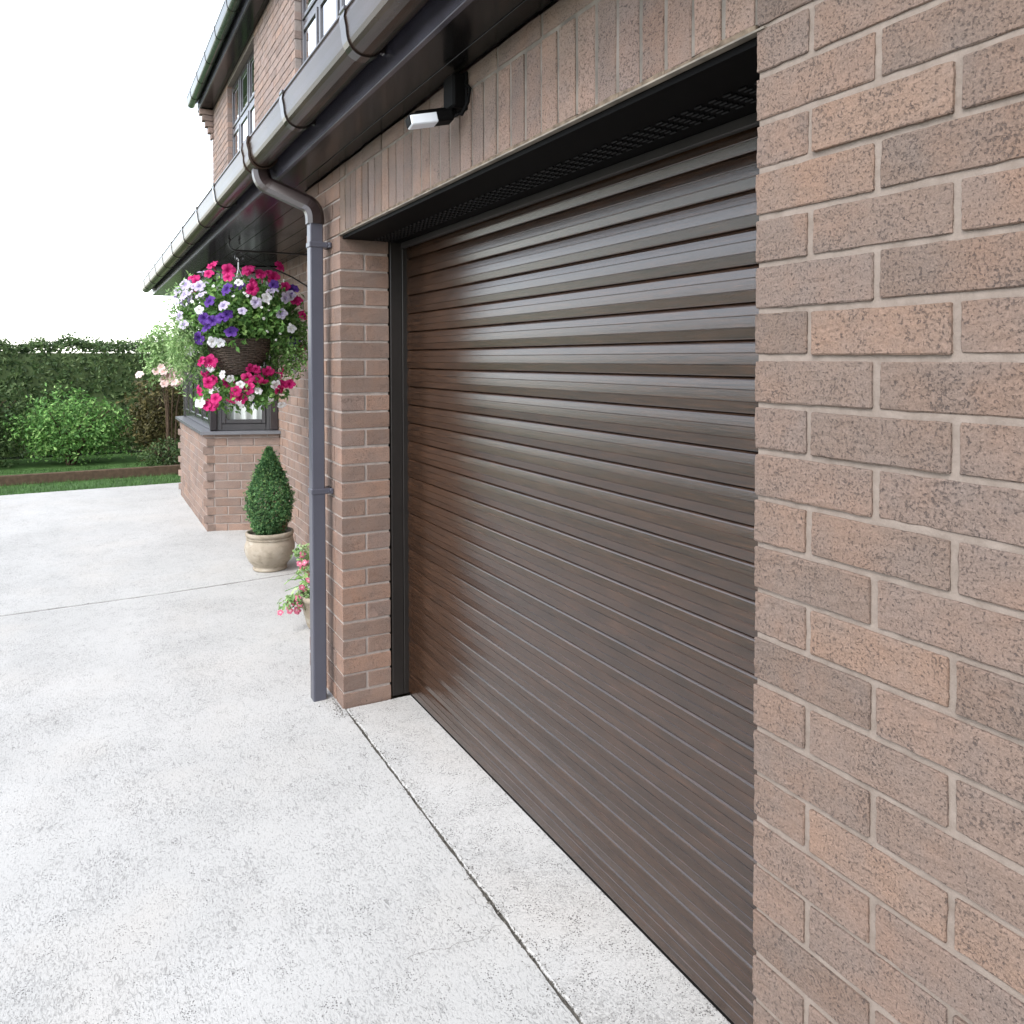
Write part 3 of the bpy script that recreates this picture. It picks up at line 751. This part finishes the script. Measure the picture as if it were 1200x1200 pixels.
# ------------------------------------------------------------------ planting
def leafcloud(mb, c, rad, n, ln, wd, shell=0.55, lump=0.25, droop=0.0, out=0.6, keep=None, cone=None):
    c = Vector(c); s = R.uniform(0, 50); i = 0; tries = 0
    while i < n and tries < n * 6:
        tries += 1
        d = rv(); t = shell + (1 - shell) * R.random() ** 0.6
        k = 1 + lump * noise.noise(d * 2.6 + Vector((s, s, s))) * 1.6 + lump * 0.6 * noise.noise(d * 6 + Vector((s, 0, s)))
        p = Vector((d.x * rad[0], d.y * rad[1], d.z * rad[2])) * (t * k)
        P = c + p
        if keep and not keep(P): continue
        nr = (d * out + rv() * 0.8 + Vector((0, 0, 0.25))).normalized(); up = (rv() + d * 0.5 + Vector((0, 0, -droop))).normalized()
        q = R.uniform(0.6, 1.25); mb.leaf(P, nr, up, ln * q, wd * q); i += 1

def petunia_mesh(name, r, mat, lobes=5, cup=0.3, throat=True):
    n = lobes * 6; rings = [(0.10, -0.42 if throat else -0.05), (0.22, -0.16 if throat else -0.03), (0.45, 0.02), (0.75, cup * 0.18), (1.0, cup * 0.12)]
    vs = []; fs = []
    for ri_, (k, z) in enumerate(rings):
        for i in range(n):
            t = 2 * math.pi * i / n; lob = 1 + (0.24 * abs(math.cos(lobes * t / 2)) - 0.16 + 0.05 * math.sin(3 * t + 1)) * (k ** 2)
            ruf = (0.10 * math.sin(lobes * t * 2 + 1.3) - 0.16 * abs(math.cos(lobes * t / 2)) + 0.10 * math.sin(t + 0.7)) * k * k * r
            vs.append((r * k * lob * math.cos(t), r * k * lob * math.sin(t), r * z + ruf))
    for i in range(len(rings) - 1):
        for k in range(n): fs.append((i * n + k, i * n + (k + 1) % n, (i + 1) * n + (k + 1) % n, (i + 1) * n + k))
    fs.append(tuple(range(n))[::-1])
    if throat:      # tube behind the flower
        o = len(vs)
        for (rr, z) in ((0.11, -0.42), (0.06, -0.95)):
            for i in range(8):
                t = 2 * math.pi * i / 8; vs.append((r * rr * math.cos(t), r * rr * math.sin(t), r * z))
        for k in range(8): fs.append((o + k, o + (k + 1) % 8, o + 8 + (k + 1) % 8, o + 8 + k))
    me = bpy.data.meshes.new(name); me.from_pydata(vs, [], fs); me.materials.append(mat); me.polygons.foreach_set('use_smooth', [True] * len(me.polygons)); return me

# hanging basket (wicker bowl), bracket on the wall, flowers planted in it
BX, BY, BZ = 4.70, 0.015, 1.615
br = thing('basket_bracket', 'black scrolled iron bracket fixed to the wall under the soffit, holding the flower basket', 'bracket', (BX, YM, 2.29))
def L(p): return (p[0] - BX, p[1] - YM, p[2] - 2.29)
q = MB(); q.box(L((BX - 0.014, YM + 0.002, 1.93)), L((BX + 0.014, YM + 0.010, 2.29)), 0.002); fixn(q.build('back_plate', M_iron, br))
q = MB(); pts = [(BX, YM + 0.01, 2.235), (BX, BY + 0.0, 2.235)]
for i in range(0, 17):
    t = i / 16 * 5.0; rr = 0.048 - 0.020 * i / 16; pts.append((BX, BY + 0.02 + rr * math.sin(t), 2.235 + 0.048 - rr * math.cos(t)))
q.tube([L(p) for p in pts], 0.0068, 8); fixn(q.build('arm', M_iron, br))
q = MB(); q.tube([L(p) for p in [(BX, YM + 0.01, 1.96), (BX, YM + 0.2, 2.07), (BX, BY - 0.10, 2.18), (BX, BY - 0.02, 2.222)]], 0.005, 8)
pts = []
for i in range(0, 15):
    t = i / 14 * 4.6; rr = 0.036 - 0.012 * i / 14; pts.append((BX, BY - 0.01 + rr * math.sin(t), 2.222 - 0.036 + rr * math.cos(t)))
q.tube([L(p) for p in pts], 0.005, 8); fixn(q.build('stay', M_iron, br))

bk = thing('hanging_basket', 'dark wicker hanging basket on white chains below the soffit', 'hanging basket', (BX, BY, BZ - 0.225))
q = MB(); Hh = 0.235
for k in range(22):
    t = k / 21; z = Hh * t; r = 0.205 * math.sin(min(1, 0.25 + t * 0.75) * math.pi / 2) ** 0.9
    ph = k % 2; pts = []
    for i in range(97):
        a = 2 * math.pi * i / 96; w_ = 0.0045 * math.sin(a * 12 + ph * math.pi); pts.append(((r + w_) * math.cos(a), (r + w_) * math.sin(a), z + 0.0025 * math.sin(a * 5 + k)))
    q.tube(pts, 0.0056, 5, False)
for i in range(24):
    a = 2 * math.pi * (i + 0.5) / 24; pts = []
    for k in range(12):
        t = k / 11; r = 0.203 * math.sin(min(1, 0.25 + t * 0.75) * math.pi / 2) ** 0.9; pts.append((r * math.cos(a), r * math.sin(a), Hh * t))
    q.tube(pts, 0.0045, 5, False)
q.build('woven_bowl', M_wick, bk, True)
q = MB(); q.lathe([(0.001, 0.004)] + [(0.198 * math.sin(min(1, 0.25 + t / 10 * 0.75) * math.pi / 2) ** 0.9, Hh * t / 10) for t in range(11)] + [(0.17, Hh - 0.02), (0.001, Hh - 0.015)], 40)
q.build('liner', M_soil, bk, True)
q = MB(); zt_ = 2.165 - (BZ - 0.225)
for i in range(3):
    a = 2.1 * i + 0.5; p0 = Vector((0.2 * math.cos(a), 0.2 * math.sin(a), Hh)); p1 = Vector((0, 0, zt_ - 0.05)); q.tube([p0, p1], 0.0028, 6)
q.tube([(0, 0, zt_ - 0.06), (0, 0, zt_ + 0.01), (0, 0.008, zt_ + 0.02), (0, 0.014, zt_ + 0.008)], 0.0045, 8)
q.build('chain', M_white, bk)

pl = thing('petunia_plant', 'mass of magenta, purple, lilac and white petunias spilling from the hanging basket', 'flowering plant', (BX, BY, BZ))
def P_(p): return (p[0] - BX, p[1] - BY, p[2] - BZ)
q = MB()
leafcloud(q, P_((4.72, -0.02, 1.80)), (0.31, 0.38, 0.27), 5200, 0.045, 0.024, 0.25, 0.22, 0.1)
leafcloud(q, P_((4.92, 0.0, 1.48)), (0.12, 0.28, 0.26), 1800, 0.045, 0.024, 0.2, 0.3, 0.3)
leafcloud(q, P_((4.72, -0.03, 1.275)), (0.19, 0.30, 0.125), 1700, 0.042, 0.024, 0.1, 0.4, 0.3)
q.build('foliage', M_fol, pl)
q = MB()
leafcloud(q, P_((4.74, 0.36, 1.60)), (0.19, 0.125, 0.28), 2300, 0.034, 0.010, 0.15, 0.35, 0.5)
leafcloud(q, P_((4.78, 0.33, 1.88)), (0.19, 0.13, 0.16), 700, 0.034, 0.012, 0.3, 0.3, 0.2)
q.build('feathery_foliage', M_folp, pl)
q = MB()
leafcloud(q, P_((4.72, -0.33, 1.62)), (0.20, 0.16, 0.26), 3600, 0.026, 0.016, 0.2, 0.35, 0.4)
q.build('small_leaved_foliage', m_leaf('light_green_foliage', [(0, (0.10, 0.20, 0.05)), (0.6, (0.18, 0.33, 0.09)), (1, (0.30, 0.46, 0.17))]), pl)
q = MB()
for i in range(60):
    a = R.uniform(-1.7, 1.7); p0 = Vector((0.15 * math.cos(a), 0.15 * math.sin(a), 0.0)); d = Vector((math.cos(a) * R.uniform(.12, .24), math.sin(a) * R.uniform(.14, .3), R.uniform(-0.35, 0.4)))
    q.tube([p0, p0 + d * 0.5 + Vector((0, 0, 0.06)), p0 + d], 0.0022, 5)
q.build('stem', M_fol, pl)
ME = {'m': petunia_mesh('magenta_petunia', 0.045, M_pet['m']), 'l': petunia_mesh('lilac_petunia', 0.042, M_pet['l']), 'w': petunia_mesh('white_petunia', 0.038, M_pet['w']),
      'p': petunia_mesh('purple_petunia', 0.047, M_pet['p']), 's': petunia_mesh('bacopa_flower', 0.012, M_pet['s'], throat=False)}
NM = {'m': 'magenta_petunia', 'l': 'lilac_petunia', 'w': 'white_petunia', 'p': 'purple_petunia', 's': 'small_white_flower'}
FL = [(4.68,0.189,2.128,'m'),(4.645,0.305,2.034,'m'),(4.457,0.119,2.03,'m'),(4.51,-0.02,2.093,'m'),(4.41,-0.033,1.991,'m'),(4.543,-0.156,2.085,'m'),(4.68,-0.261,2.143,'m'),(4.68,-0.417,1.804,'m'),(4.389,-0.019,1.951,'m'),(4.47,-0.095,2.051,'m'),(4.68,0.402,1.948,'l'),(4.68,0.359,1.988,'l'),(4.543,0.313,1.969,'l'),(4.476,0.287,1.91,'l'),(4.627,0.396,1.87,'l'),(4.638,0.4,1.778,'l'),(4.388,0.162,1.839,'l'),(4.363,0.049,1.805,'l'),(4.364,-0.037,1.862,'l'),(4.414,-0.151,1.949,'l'),(4.441,-0.245,1.903,'l'),(4.656,0.255,2.075,'l'),(4.553,0.347,1.922,'l'),(4.68,0.425,1.91,'l'),(4.606,0.376,1.916,'l'),(4.514,0.291,1.967,'l'),(4.467,0.298,1.808,'w'),(4.414,0.06,1.992,'w'),(4.488,0.167,1.6,'w'),(4.512,0.212,1.605,'w'),(4.408,0.141,1.947,'p'),(4.43,0.242,1.867,'p'),(4.466,0.256,1.699,'p'),(4.423,0.219,1.744,'p'),(4.393,0.162,1.767,'p'),(4.411,0.112,1.672,'p'),(4.567,0.292,1.628,'p'),(4.444,-0.167,1.99,'p'),(4.552,-0.314,1.976,'p'),(4.457,0.274,1.754,'p'),(4.382,0.138,1.781,'p'),(4.593,0.278,1.479,'m'),(4.576,0.218,1.479,'m'),(4.587,0.257,1.386,'m'),(4.571,0.198,1.362,'m'),(4.597,0.288,1.283,'m'),(4.571,0.195,1.216,'m'),(4.552,0.063,1.279,'m'),(4.55,-0.011,1.359,'m'),(4.55,-0.015,1.297,'m'),(4.553,-0.068,1.42,'m'),(4.564,-0.149,1.405,'m'),(4.559,-0.119,1.333,'m'),(4.586,-0.249,1.394,'m'),(4.602,-0.305,1.319,'m'),(4.578,-0.217,1.282,'m'),(4.555,0.099,1.209,'m'),(4.58,0.232,1.357,'m'),(4.577,0.221,1.188,'m'),(4.551,-0.03,1.43,'m'),(4.584,0.247,1.193,'m'),(4.576,0.219,1.432,'w'),(4.562,0.15,1.389,'w'),(4.555,0.097,1.36,'w'),(4.55,0.035,1.322,'w'),(4.568,0.186,1.291,'w'),(4.576,0.22,1.291,'w'),(4.595,0.285,1.208,'w'),(4.615,-0.343,1.407,'w'),(4.619,-0.354,1.377,'w'),(4.574,-0.203,1.312,'w'),(4.551,0.045,1.193,'w'),(4.551,-0.038,1.229,'w'),(4.566,-0.162,1.206,'w'),(4.41,-0.116,1.675,'s'),(4.456,-0.209,1.664,'s'),(4.476,-0.185,1.621,'s'),(4.68,-0.37,1.592,'s'),(4.68,-0.435,1.537,'s'),(4.68,-0.374,1.512,'s'),(4.68,-0.364,1.451,'s'),(4.68,-0.459,1.476,'s'),(4.375,-0.119,1.814,'s'),(4.374,-0.087,1.758,'s'),(4.469,-0.279,1.728,'s'),(4.68,-0.415,1.603,'s'),(4.68,-0.395,1.648,'s'),(4.68,-0.285,1.547,'s'),(4.377,-0.12,1.857,'s'),(4.366,-0.072,1.831,'s'),(4.371,0.015,1.903,'s'),(4.377,0.032,1.921,'s'),(4.381,0.102,1.9,'s'),(4.68,-0.384,1.436,'s'),(4.68,-0.333,1.396,'s'),(4.548,0.365,1.848,'s'),(4.51,0.335,1.865,'s'),(4.451,0.213,1.965,'s')]
for (x, y, z, k) in FL:
    o = bpy.data.objects.new(NM[k], ME[k]); COL.objects.link(o); o.parent = pl; o.location = P_((x, y, z))
    d = Vector((x - 4.72, y, (z - 1.6) * 0.6)).normalized() + Vector((-0.35, 0.22, 0.25)) + rv() * 0.75
    o.rotation_euler = (d.to_track_quat('Z', 'Y') @ Matrix.Rotation(R.uniform(0, 6), 3, 'Z').to_quaternion()).to_euler(); s = R.uniform(0.68, 1.02); o.scale = (s, s * R.uniform(0.85, 1.05), s * R.uniform(0.8, 1.5))
for (y, z, k) in ((0.30, 2.00, 'm'), (0.22, 2.06, 'm'), (0.10, 2.085, 'm'), (-0.02, 2.09, 'm'), (-0.10, 2.07, 'm'), (-0.19, 2.05, 'm'), (-0.27, 1.99, 'm'), (-0.34, 1.90, 'm'), (-0.40, 1.80, 'm'), (-0.40, 1.56, 'm'), (-0.36, 1.50, 'w'), (-0.30, 1.93, 'l'), (-0.22, 1.80, 'l'), (-0.30, 1.70, 'w'), (0.38, 1.72, 'l'), (0.34, 1.55, 'w'), (-0.12, 1.90, 'w'), (0.05, 1.98, 'p'), (-0.33, 1.62, 'p')):
    x = 4.72 - 0.30 * math.sqrt(max(0.02, 1 - (y / 0.44) ** 2 - ((z - 1.8) / 0.34) ** 2)); o = bpy.data.objects.new(NM[k], ME[k]); COL.objects.link(o); o.parent = pl; o.location = P_((x, y, z))
    o.rotation_euler = (Vector((-0.9, 0.25 + y * 0.6, 0.35)) + rv() * 0.35).to_track_quat('Z', 'Y').to_euler(); s = R.uniform(0.7, 1.0); o.scale = (s, s, s)
for i in range(14):            # more blooms hanging under the bowl
    k = R.choice('mmmw'); p = (R.uniform(4.53, 4.66), R.uniform(-0.30, 0.24), R.uniform(1.17, 1.36)); o = bpy.data.objects.new(NM[k], ME[k]); COL.objects.link(o); o.parent = pl; o.location = P_(p)
    o.rotation_euler = (Vector((-0.8, p[1], -0.05)) + rv() * 0.6).to_track_quat('Z', 'Y').to_euler(); s = R.uniform(0.65, 0.95); o.scale = (s, s, s)
for i in range(26):            # round the far sides of the plant
    a = R.uniform(-1.7, 1.7); zz = R.choice([R.uniform(1.2, 1.4), R.uniform(1.7, 2.05)]); k = R.choice('mmlwp')
    rr = 0.33 if zz > 1.5 else 0.25
    p = Vector((4.74 + rr * math.cos(a), rr * math.sin(a), zz)); o = bpy.data.objects.new(NM[k], ME[k]); COL.objects.link(o); o.parent = pl; o.location = P_(p)
    d = Vector((math.cos(a), math.sin(a), 0.2)) + rv() * 0.4; o.rotation_euler = d.to_track_quat('Z', 'Y').to_euler()

# clipped evergreen in its pot
PX, PY = 4.79, -0.195
pot = thing('plant_pot', 'round weathered buff terracotta pot with a rope band, holding the clipped evergreen', 'plant pot', (PX, PY, 0))
q = MB(); q.lathe([(0.001, 0.0), (0.112, 0.0), (0.117, 0.006), (0.117, 0.018), (0.110, 0.024), (0.118, 0.034), (0.143, 0.065), (0.163, 0.105), (0.173, 0.145), (0.172, 0.175), (0.162, 0.205), (0.1545, 0.217), (0.154, 0.236), (0.158, 0.240), (0.165, 0.247), (0.167, 0.258), (0.164, 0.268), (0.156, 0.272), (0.147, 0.268), (0.143, 0.255), (0.140, 0.235)], 64)
q.build('pot_body', M_pot, pot, True)
q = MB()
for i in range(72):
    a = 2 * math.pi * i / 72; c = Vector((0.1555 * math.cos(a), 0.1555 * math.sin(a), 0.2275)); t = Vector((-math.sin(a), math.cos(a), 0)); d = (t * 0.8 + Vector((0, 0, 0.6))).normalized()
    q.tube([c - d * 0.010, c - d * 0.006, c + d * 0.006, c + d * 0.010], [0.002, 0.0055, 0.0055, 0.002], 6)
q.build('rope_band', M_pot, pot, True)
q = MB(); q.lathe([(0.001, 0.243), (0.143, 0.240)], 32); q.build('soil', M_soil, pot)
sh = thing('topiary_shrub', 'dense dark green evergreen shrub clipped to a pointed egg, in the rope banded pot', 'shrub', (PX, PY, 0.24))
q = MB(); s0 = 7.3
def egg(t): return 0.158 * (math.sin(math.pi * min(1, t ** 0.72 * 0.5 / 0.42 * 0.42 + 0.10)) if t < 0.42 else math.cos((t - 0.30) / 0.70 * math.pi / 2) ** 0.9 * 1.03)
def eggr(t):
    pts = [(0, .085), (.06, .112), (.15, .135), (.27, .152), (.38, .156), (.5, .143), (.62, .117), (.74, .085), (.86, .050), (.95, .024), (1.0, .006)]
    for (a, b), (c, d) in zip(pts, pts[1:]):
        if t <= c: return b + (d - b) * (t - a) / (c - a)
    return 0.005
for i in range(15000):
    t = R.random() ** 1.15 if i > 2500 else R.random(); a = R.uniform(0, 2 * math.pi)
    d = Vector((math.cos(a), math.sin(a), 0)); nz = noise.noise(Vector((d.x * 3, d.y * 3, t * 9))) * 0.13 + noise.noise(Vector((d.x * 8, d.y * 8, t * 22))) * 0.20
    r = 0.95 * eggr(t) * (1 + nz) * (1 - 0.30 * R.random() ** 2.2); z = 0.012 + t * 0.605
    if abs(a - 4.25) < 0.42 and t < 0.17 and R.random() < 0.75: continue
    p = d * r + Vector((0, 0, z)); nr = (d * 0.55 + Vector((0, 0, 0.4)) + rv() * 0.75).normalized(); k = R.uniform(0.6, 1.2)
    q.leaf(p, nr, (d * 0.7 + Vector((0, 0, 0.7)) + rv() * 0.7), 0.021 * k, 0.011 * k)
for i in range(160):
    t = R.random() * 0.95; a = R.uniform(0, 6.28); d = Vector((math.cos(a), math.sin(a), 0)); p0 = d * eggr(t) * 1.02 + Vector((0, 0, 0.012 + t * 0.605)); u = (d + Vector((0, 0, 0.8)) + rv() * 0.4).normalized()
    for k in range(5): q.leaf(p0 + u * k * 0.006, rv(), u + rv() * 0.7, 0.015, 0.008)
q.build('crown', M_topiary, sh)
q = MB()
for i in range(330):
    a = R.gauss(4.25, 0.25); t = abs(R.gauss(0.06, 0.06)); r = eggr(t) * R.uniform(0.72, 0.97); p = Vector((r * math.cos(a), r * math.sin(a), 0.015 + t * 0.6))
    q.leaf(p, rv(), rv(), 0.02, 0.008)
q.build('dead_patch', m_leaf('brown_dead_foliage', [(0, (0.12, 0.07, 0.035)), (1, (0.30, 0.20, 0.11))]), sh)
q = MB(); q.tube([(0, 0, -0.005), (0.004, 0, 0.15), (0, 0, 0.45)], [0.02, 0.015, 0.006], 8); 
for i in range(26):
    a = R.uniform(0, 6.28); z = R.uniform(0.02, 0.42); t = z / 0.6; r = eggr(t) * 0.8; q.tube([(0, 0, z), (r * math.cos(a), r * math.sin(a), z + 0.08)], [0.006, 0.002], 5)
q.build('trunk', M_wood, sh)

# small pot of pink flowers tucked behind the downpipe
SX, SY = 3.40, -0.208
sp = thing('plant_pot', 'small cream pot half hidden behind the downpipe', 'plant pot', (SX, SY, 0))
q = MB(); q.lathe([(0.001, 0), (0.085, 0), (0.095, 0.02), (0.128, 0.16), (0.137, 0.165), (0.137, 0.19), (0.128, 0.192), (0.122, 0.175)], 40)
q.build('pot_body', M_pot, sp, True)
q = MB(); q.lathe([(0.001, 0.178), (0.123, 0.176)], 24); q.build('soil', M_soil, sp)
fp = thing('pelargonium_plant', 'small pink flowered trailing plant beside the downpipe', 'flowering plant', (SX, SY, 0.17))
q = MB()
leafcloud(q, (0, 0.02, 0.10), (0.13, 0.14, 0.13), 380, 0.035, 0.022, 0.2, 0.4, 0.2)
leafcloud(q, (-0.01, 0.16, 0.00), (0.07, 0.10, 0.03), 130, 0.035, 0.020, 0.1, 0.4, 0.2)
leafcloud(q, (0.05, 0.09, 0.24), (0.07, 0.07, 0.05), 110, 0.032, 0.016, 0.1, 0.4, 0.0)
q.build('foliage', M_folp, fp)
q = MB()
for i in range(26):
    a = R.uniform(0, 6.28); q.tube([(0.02 * math.cos(a), 0.02 * math.sin(a), 0), (R.uniform(-.08, .08), R.uniform(-.05, .14), R.uniform(.05, .14)), (R.uniform(-.1, .1), R.uniform(-.02, .2), R.uniform(.0, .25))], 0.0022, 5)
q.build('stem', M_fol, fp)
mf = petunia_mesh('pink_flower', 0.019, M_pet['f'], 5, 0.8, False)
for i in range(34):
    if i < 11: p = Vector((R.uniform(-.06, .03), R.gauss(0.165, 0.045), R.gauss(-0.03, 0.022)))
    elif i < 29: p = Vector((R.uniform(-.10, .05), R.gauss(0.085, 0.045), R.gauss(0.10, 0.05)))
    else: p = Vector((R.uniform(-.05, .08), R.gauss(0.11, 0.02), R.gauss(0.21, 0.03)))
    o = bpy.data.objects.new('pink_flower', mf); COL.objects.link(o); o.parent = fp; o.location = p
    o.rotation_euler = (Vector((-0.8, 0.5, 0.3)) + rv() * 0.6).to_track_quat('Z', 'Y').to_euler(); s = R.uniform(0.7, 1.15); o.scale = (s, s, s)

# security light under the soffit
LX = 1.12
sl_ = thing('security_light', 'black security light with a pale glass front fixed to the brick lintel under the soffit', 'security light', (LX - 0.012, 0, 2.224))
q = MB(); q.box((-0.036, 0.001, -0.034), (0.036, 0.045, 0.062), 0.006); q.box((-0.042, 0.001, -0.040), (0.042, 0.009, 0.068), 0.003); fixn(q.build('junction_box', M_black, sl_))
q = MB(); q.tube([(0, 0.025, -0.034), (0, 0.04, -0.048), (0, 0.055, -0.045)], 0.009, 8); q.tube([(-0.018, 0.04, -0.047), (0.018, 0.04, -0.047)], 0.010, 10); fixn(q.build('swivel_arm', M_black, sl_))
ax = Vector((0.16, 0.93, -0.20)).normalized(); sx_ = Vector((1, -0.17, 0)).normalized(); nz_ = sx_.cross(ax).normalized()
if nz_.z < 0: nz_ = -nz_
og = Vector((0.0, 0.042, -0.052))
HF = lambda a, b, c: tuple(og + sx_ * a + ax * b + nz_ * c)
q = MB(); q.box((-0.028, -0.008, -0.017), (0.030, 0.120, 0.015), 0.005, 0, HF); q.box((-0.024, 0.01, 0.015), (0.026, 0.10, 0.020), 0.003, 0, HF); fixn(q.build('lamp_housing', M_black, sl_))
q = MB(); q.box((-0.0295, 0.040, -0.0185), (0.026, 0.1175, 0.010), 0.003, 0, HF); fixn(q.build('glass_front', m_plain('frosted_lamp_glass', (0.66, 0.68, 0.72), 0.25, var=0.06), sl_))
q = MB(); q.tube([(-0.03, 0.02, -0.05), (-0.058, 0.03, -0.062), (-0.075, 0.018, -0.03), (-0.068, 0.008, 0.01), (-0.048, 0.012, 0.03)], 0.0045, 8); fixn(q.build('cable', M_black, sl_))

# ------------------------------------------------------------------ garden beyond the house
def shrub(name, label, cat, c, rad, n, ln, mat, group=None):
    t = thing(name, label, cat, (c[0], c[1], 0), group)
    q = MB(); leafcloud(q, (0, 0, c[2]), rad, n, ln, ln * 0.5, 0.35, 0.35, 0.1); q.build('crown', mat, t)
    q = MB()
    for i in range(9):
        a = R.uniform(0, 6.28); q.tube([(0.05 * math.cos(a), 0.05 * math.sin(a), -0.05), (rad[0] * .4 * math.cos(a), rad[1] * .4 * math.sin(a), c[2]), (rad[0] * .75 * math.cos(a), rad[1] * .75 * math.sin(a), c[2] + rad[2] * 0.5)], [0.02, 0.014, 0.005], 5)
    q.build('trunk', M_wood, t); return t
shrub('garden_shrub', 'olive brown shrub at the far left edge beside the bay window', 'shrub', (12.1, -0.15, 0.62), (0.45, 0.55, 0.62), 5200, 0.07, M_olive)
shrub('garden_shrub', 'low blue green shrub in front of the olive brown one at the far left', 'shrub', (10.9, -0.10, 0.18), (0.25, 0.42, 0.20), 1500, 0.05, M_hedge)
shrub('garden_shrub', 'rounded mid green shrub on the left by the lawn', 'shrub', (12.2, 1.15, 0.5), (0.5, 0.72, 0.50), 5200, 0.065, M_fol)
shrub('garden_shrub', 'spreading dark green shrub at the left of the lawn', 'shrub', (12.4, 2.45, 0.6), (0.6, 0.85, 0.62), 5200, 0.07, M_hedge)
rb = thing('rose_bush', 'climbing rose with pale pink blooms at the left edge beyond the bay', 'rose bush', (11.3, -0.12, 0))
q = MB(); leafcloud(q, (0, 0, 1.36), (0.22, 0.36, 0.22), 1500, 0.055, 0.032, 0.2, 0.4, 0.1); leafcloud(q, (0, 0.1, 1.72), (0.2, 0.3, 0.3), 1200, 0.055, 0.03, 0.2, 0.4, 0.1); q.build('foliage', M_folp, rb)
q = MB()
for i in range(7):
    a = R.uniform(0, 6.28); q.tube([(0.05 * math.cos(a), 0.05 * math.sin(a), -0.04), (0.05 * math.cos(a + 1), 0.1 * math.sin(a), 0.8), (0.15 * math.cos(a), 0.25 * math.sin(a), 1.5)], [0.014, 0.01, 0.005], 6)
q.build('stem', M_wood, rb)
mr = petunia_mesh('rose_bloom', 0.06, M_pet['r'], 6, 1.2, False)
for i in range(26):
    o = bpy.data.objects.new('rose_bloom', mr); COL.objects.link(o); o.parent = rb; o.location = (R.uniform(-.25, -.1), R.gauss(0.0, 0.13), R.gauss(1.27, 0.09))
    o.rotation_euler = (Vector((-1, 0.2, 0.3)) + rv() * 0.5).to_track_quat('Z', 'Y').to_euler()
q = MB(); q.box((10.35, -0.54, -0.05), (10.43, 3.4, 0.085), 0.006)
o = fixn(q.build('timber_edging', M_wood)); o['label'] = 'dark timber board edging the lawn at the far left'; o['category'] = 'edging'
q = MB()
for i in range(30000):
    y = R.uniform(-6, 6.0); f_ = R.random(); wv = 0.10 * noise.noise(Vector((y * 1.3, 2, 0))) + 0.07 * noise.noise(Vector((y * 4, 7, 0)))
    if f_ < 0.62: z = R.uniform(0.0, 1.72 + wv); x = 13.3 + 0.10 * noise.noise(Vector((y * 2, z * 2, 1))) + 0.07 * noise.noise(Vector((y * 6, z * 6, 1))) + abs(R.gauss(0, 0.06)); d = Vector((-1, 0, 0.3))
    else: x = R.uniform(13.3, 14.1); z = 1.72 + wv + R.gauss(0, 0.045); d = Vector((-0.3, 0, 1))
    q.leaf((x, y, z), d + rv() * 0.8, rv() + d * 0.5, R.uniform(0.05, 0.10), R.uniform(0.03, 0.05))
q.box((13.36, -6, 0), (14.05, 6, 1.60))
o = q.build('hedge', M_hedge); o['label'] = 'low green hedge across the far end of the lawn on the left'; o['category'] = 'hedge'
# the garden on the open side of the drive (seen mirrored in the door)
q = MB()
for i in range(64):
    leafcloud(q, (-7 + i * 0.30, 7.6 + R.uniform(-.3, .3), R.uniform(0.4, 2.5)), (0.6, 0.5, 0.75), 190, 0.17, 0.10, 0.3, 0.3, 0.1)
o = q.build('garden_planting', m_leaf('mixed_garden_foliage', [(0, (0.035, 0.045, 0.016)), (0.5, (0.075, 0.095, 0.030)), (0.8, (0.11, 0.11, 0.045)), (1, (0.15, 0.16, 0.06))])); struct(o, 'stuff')
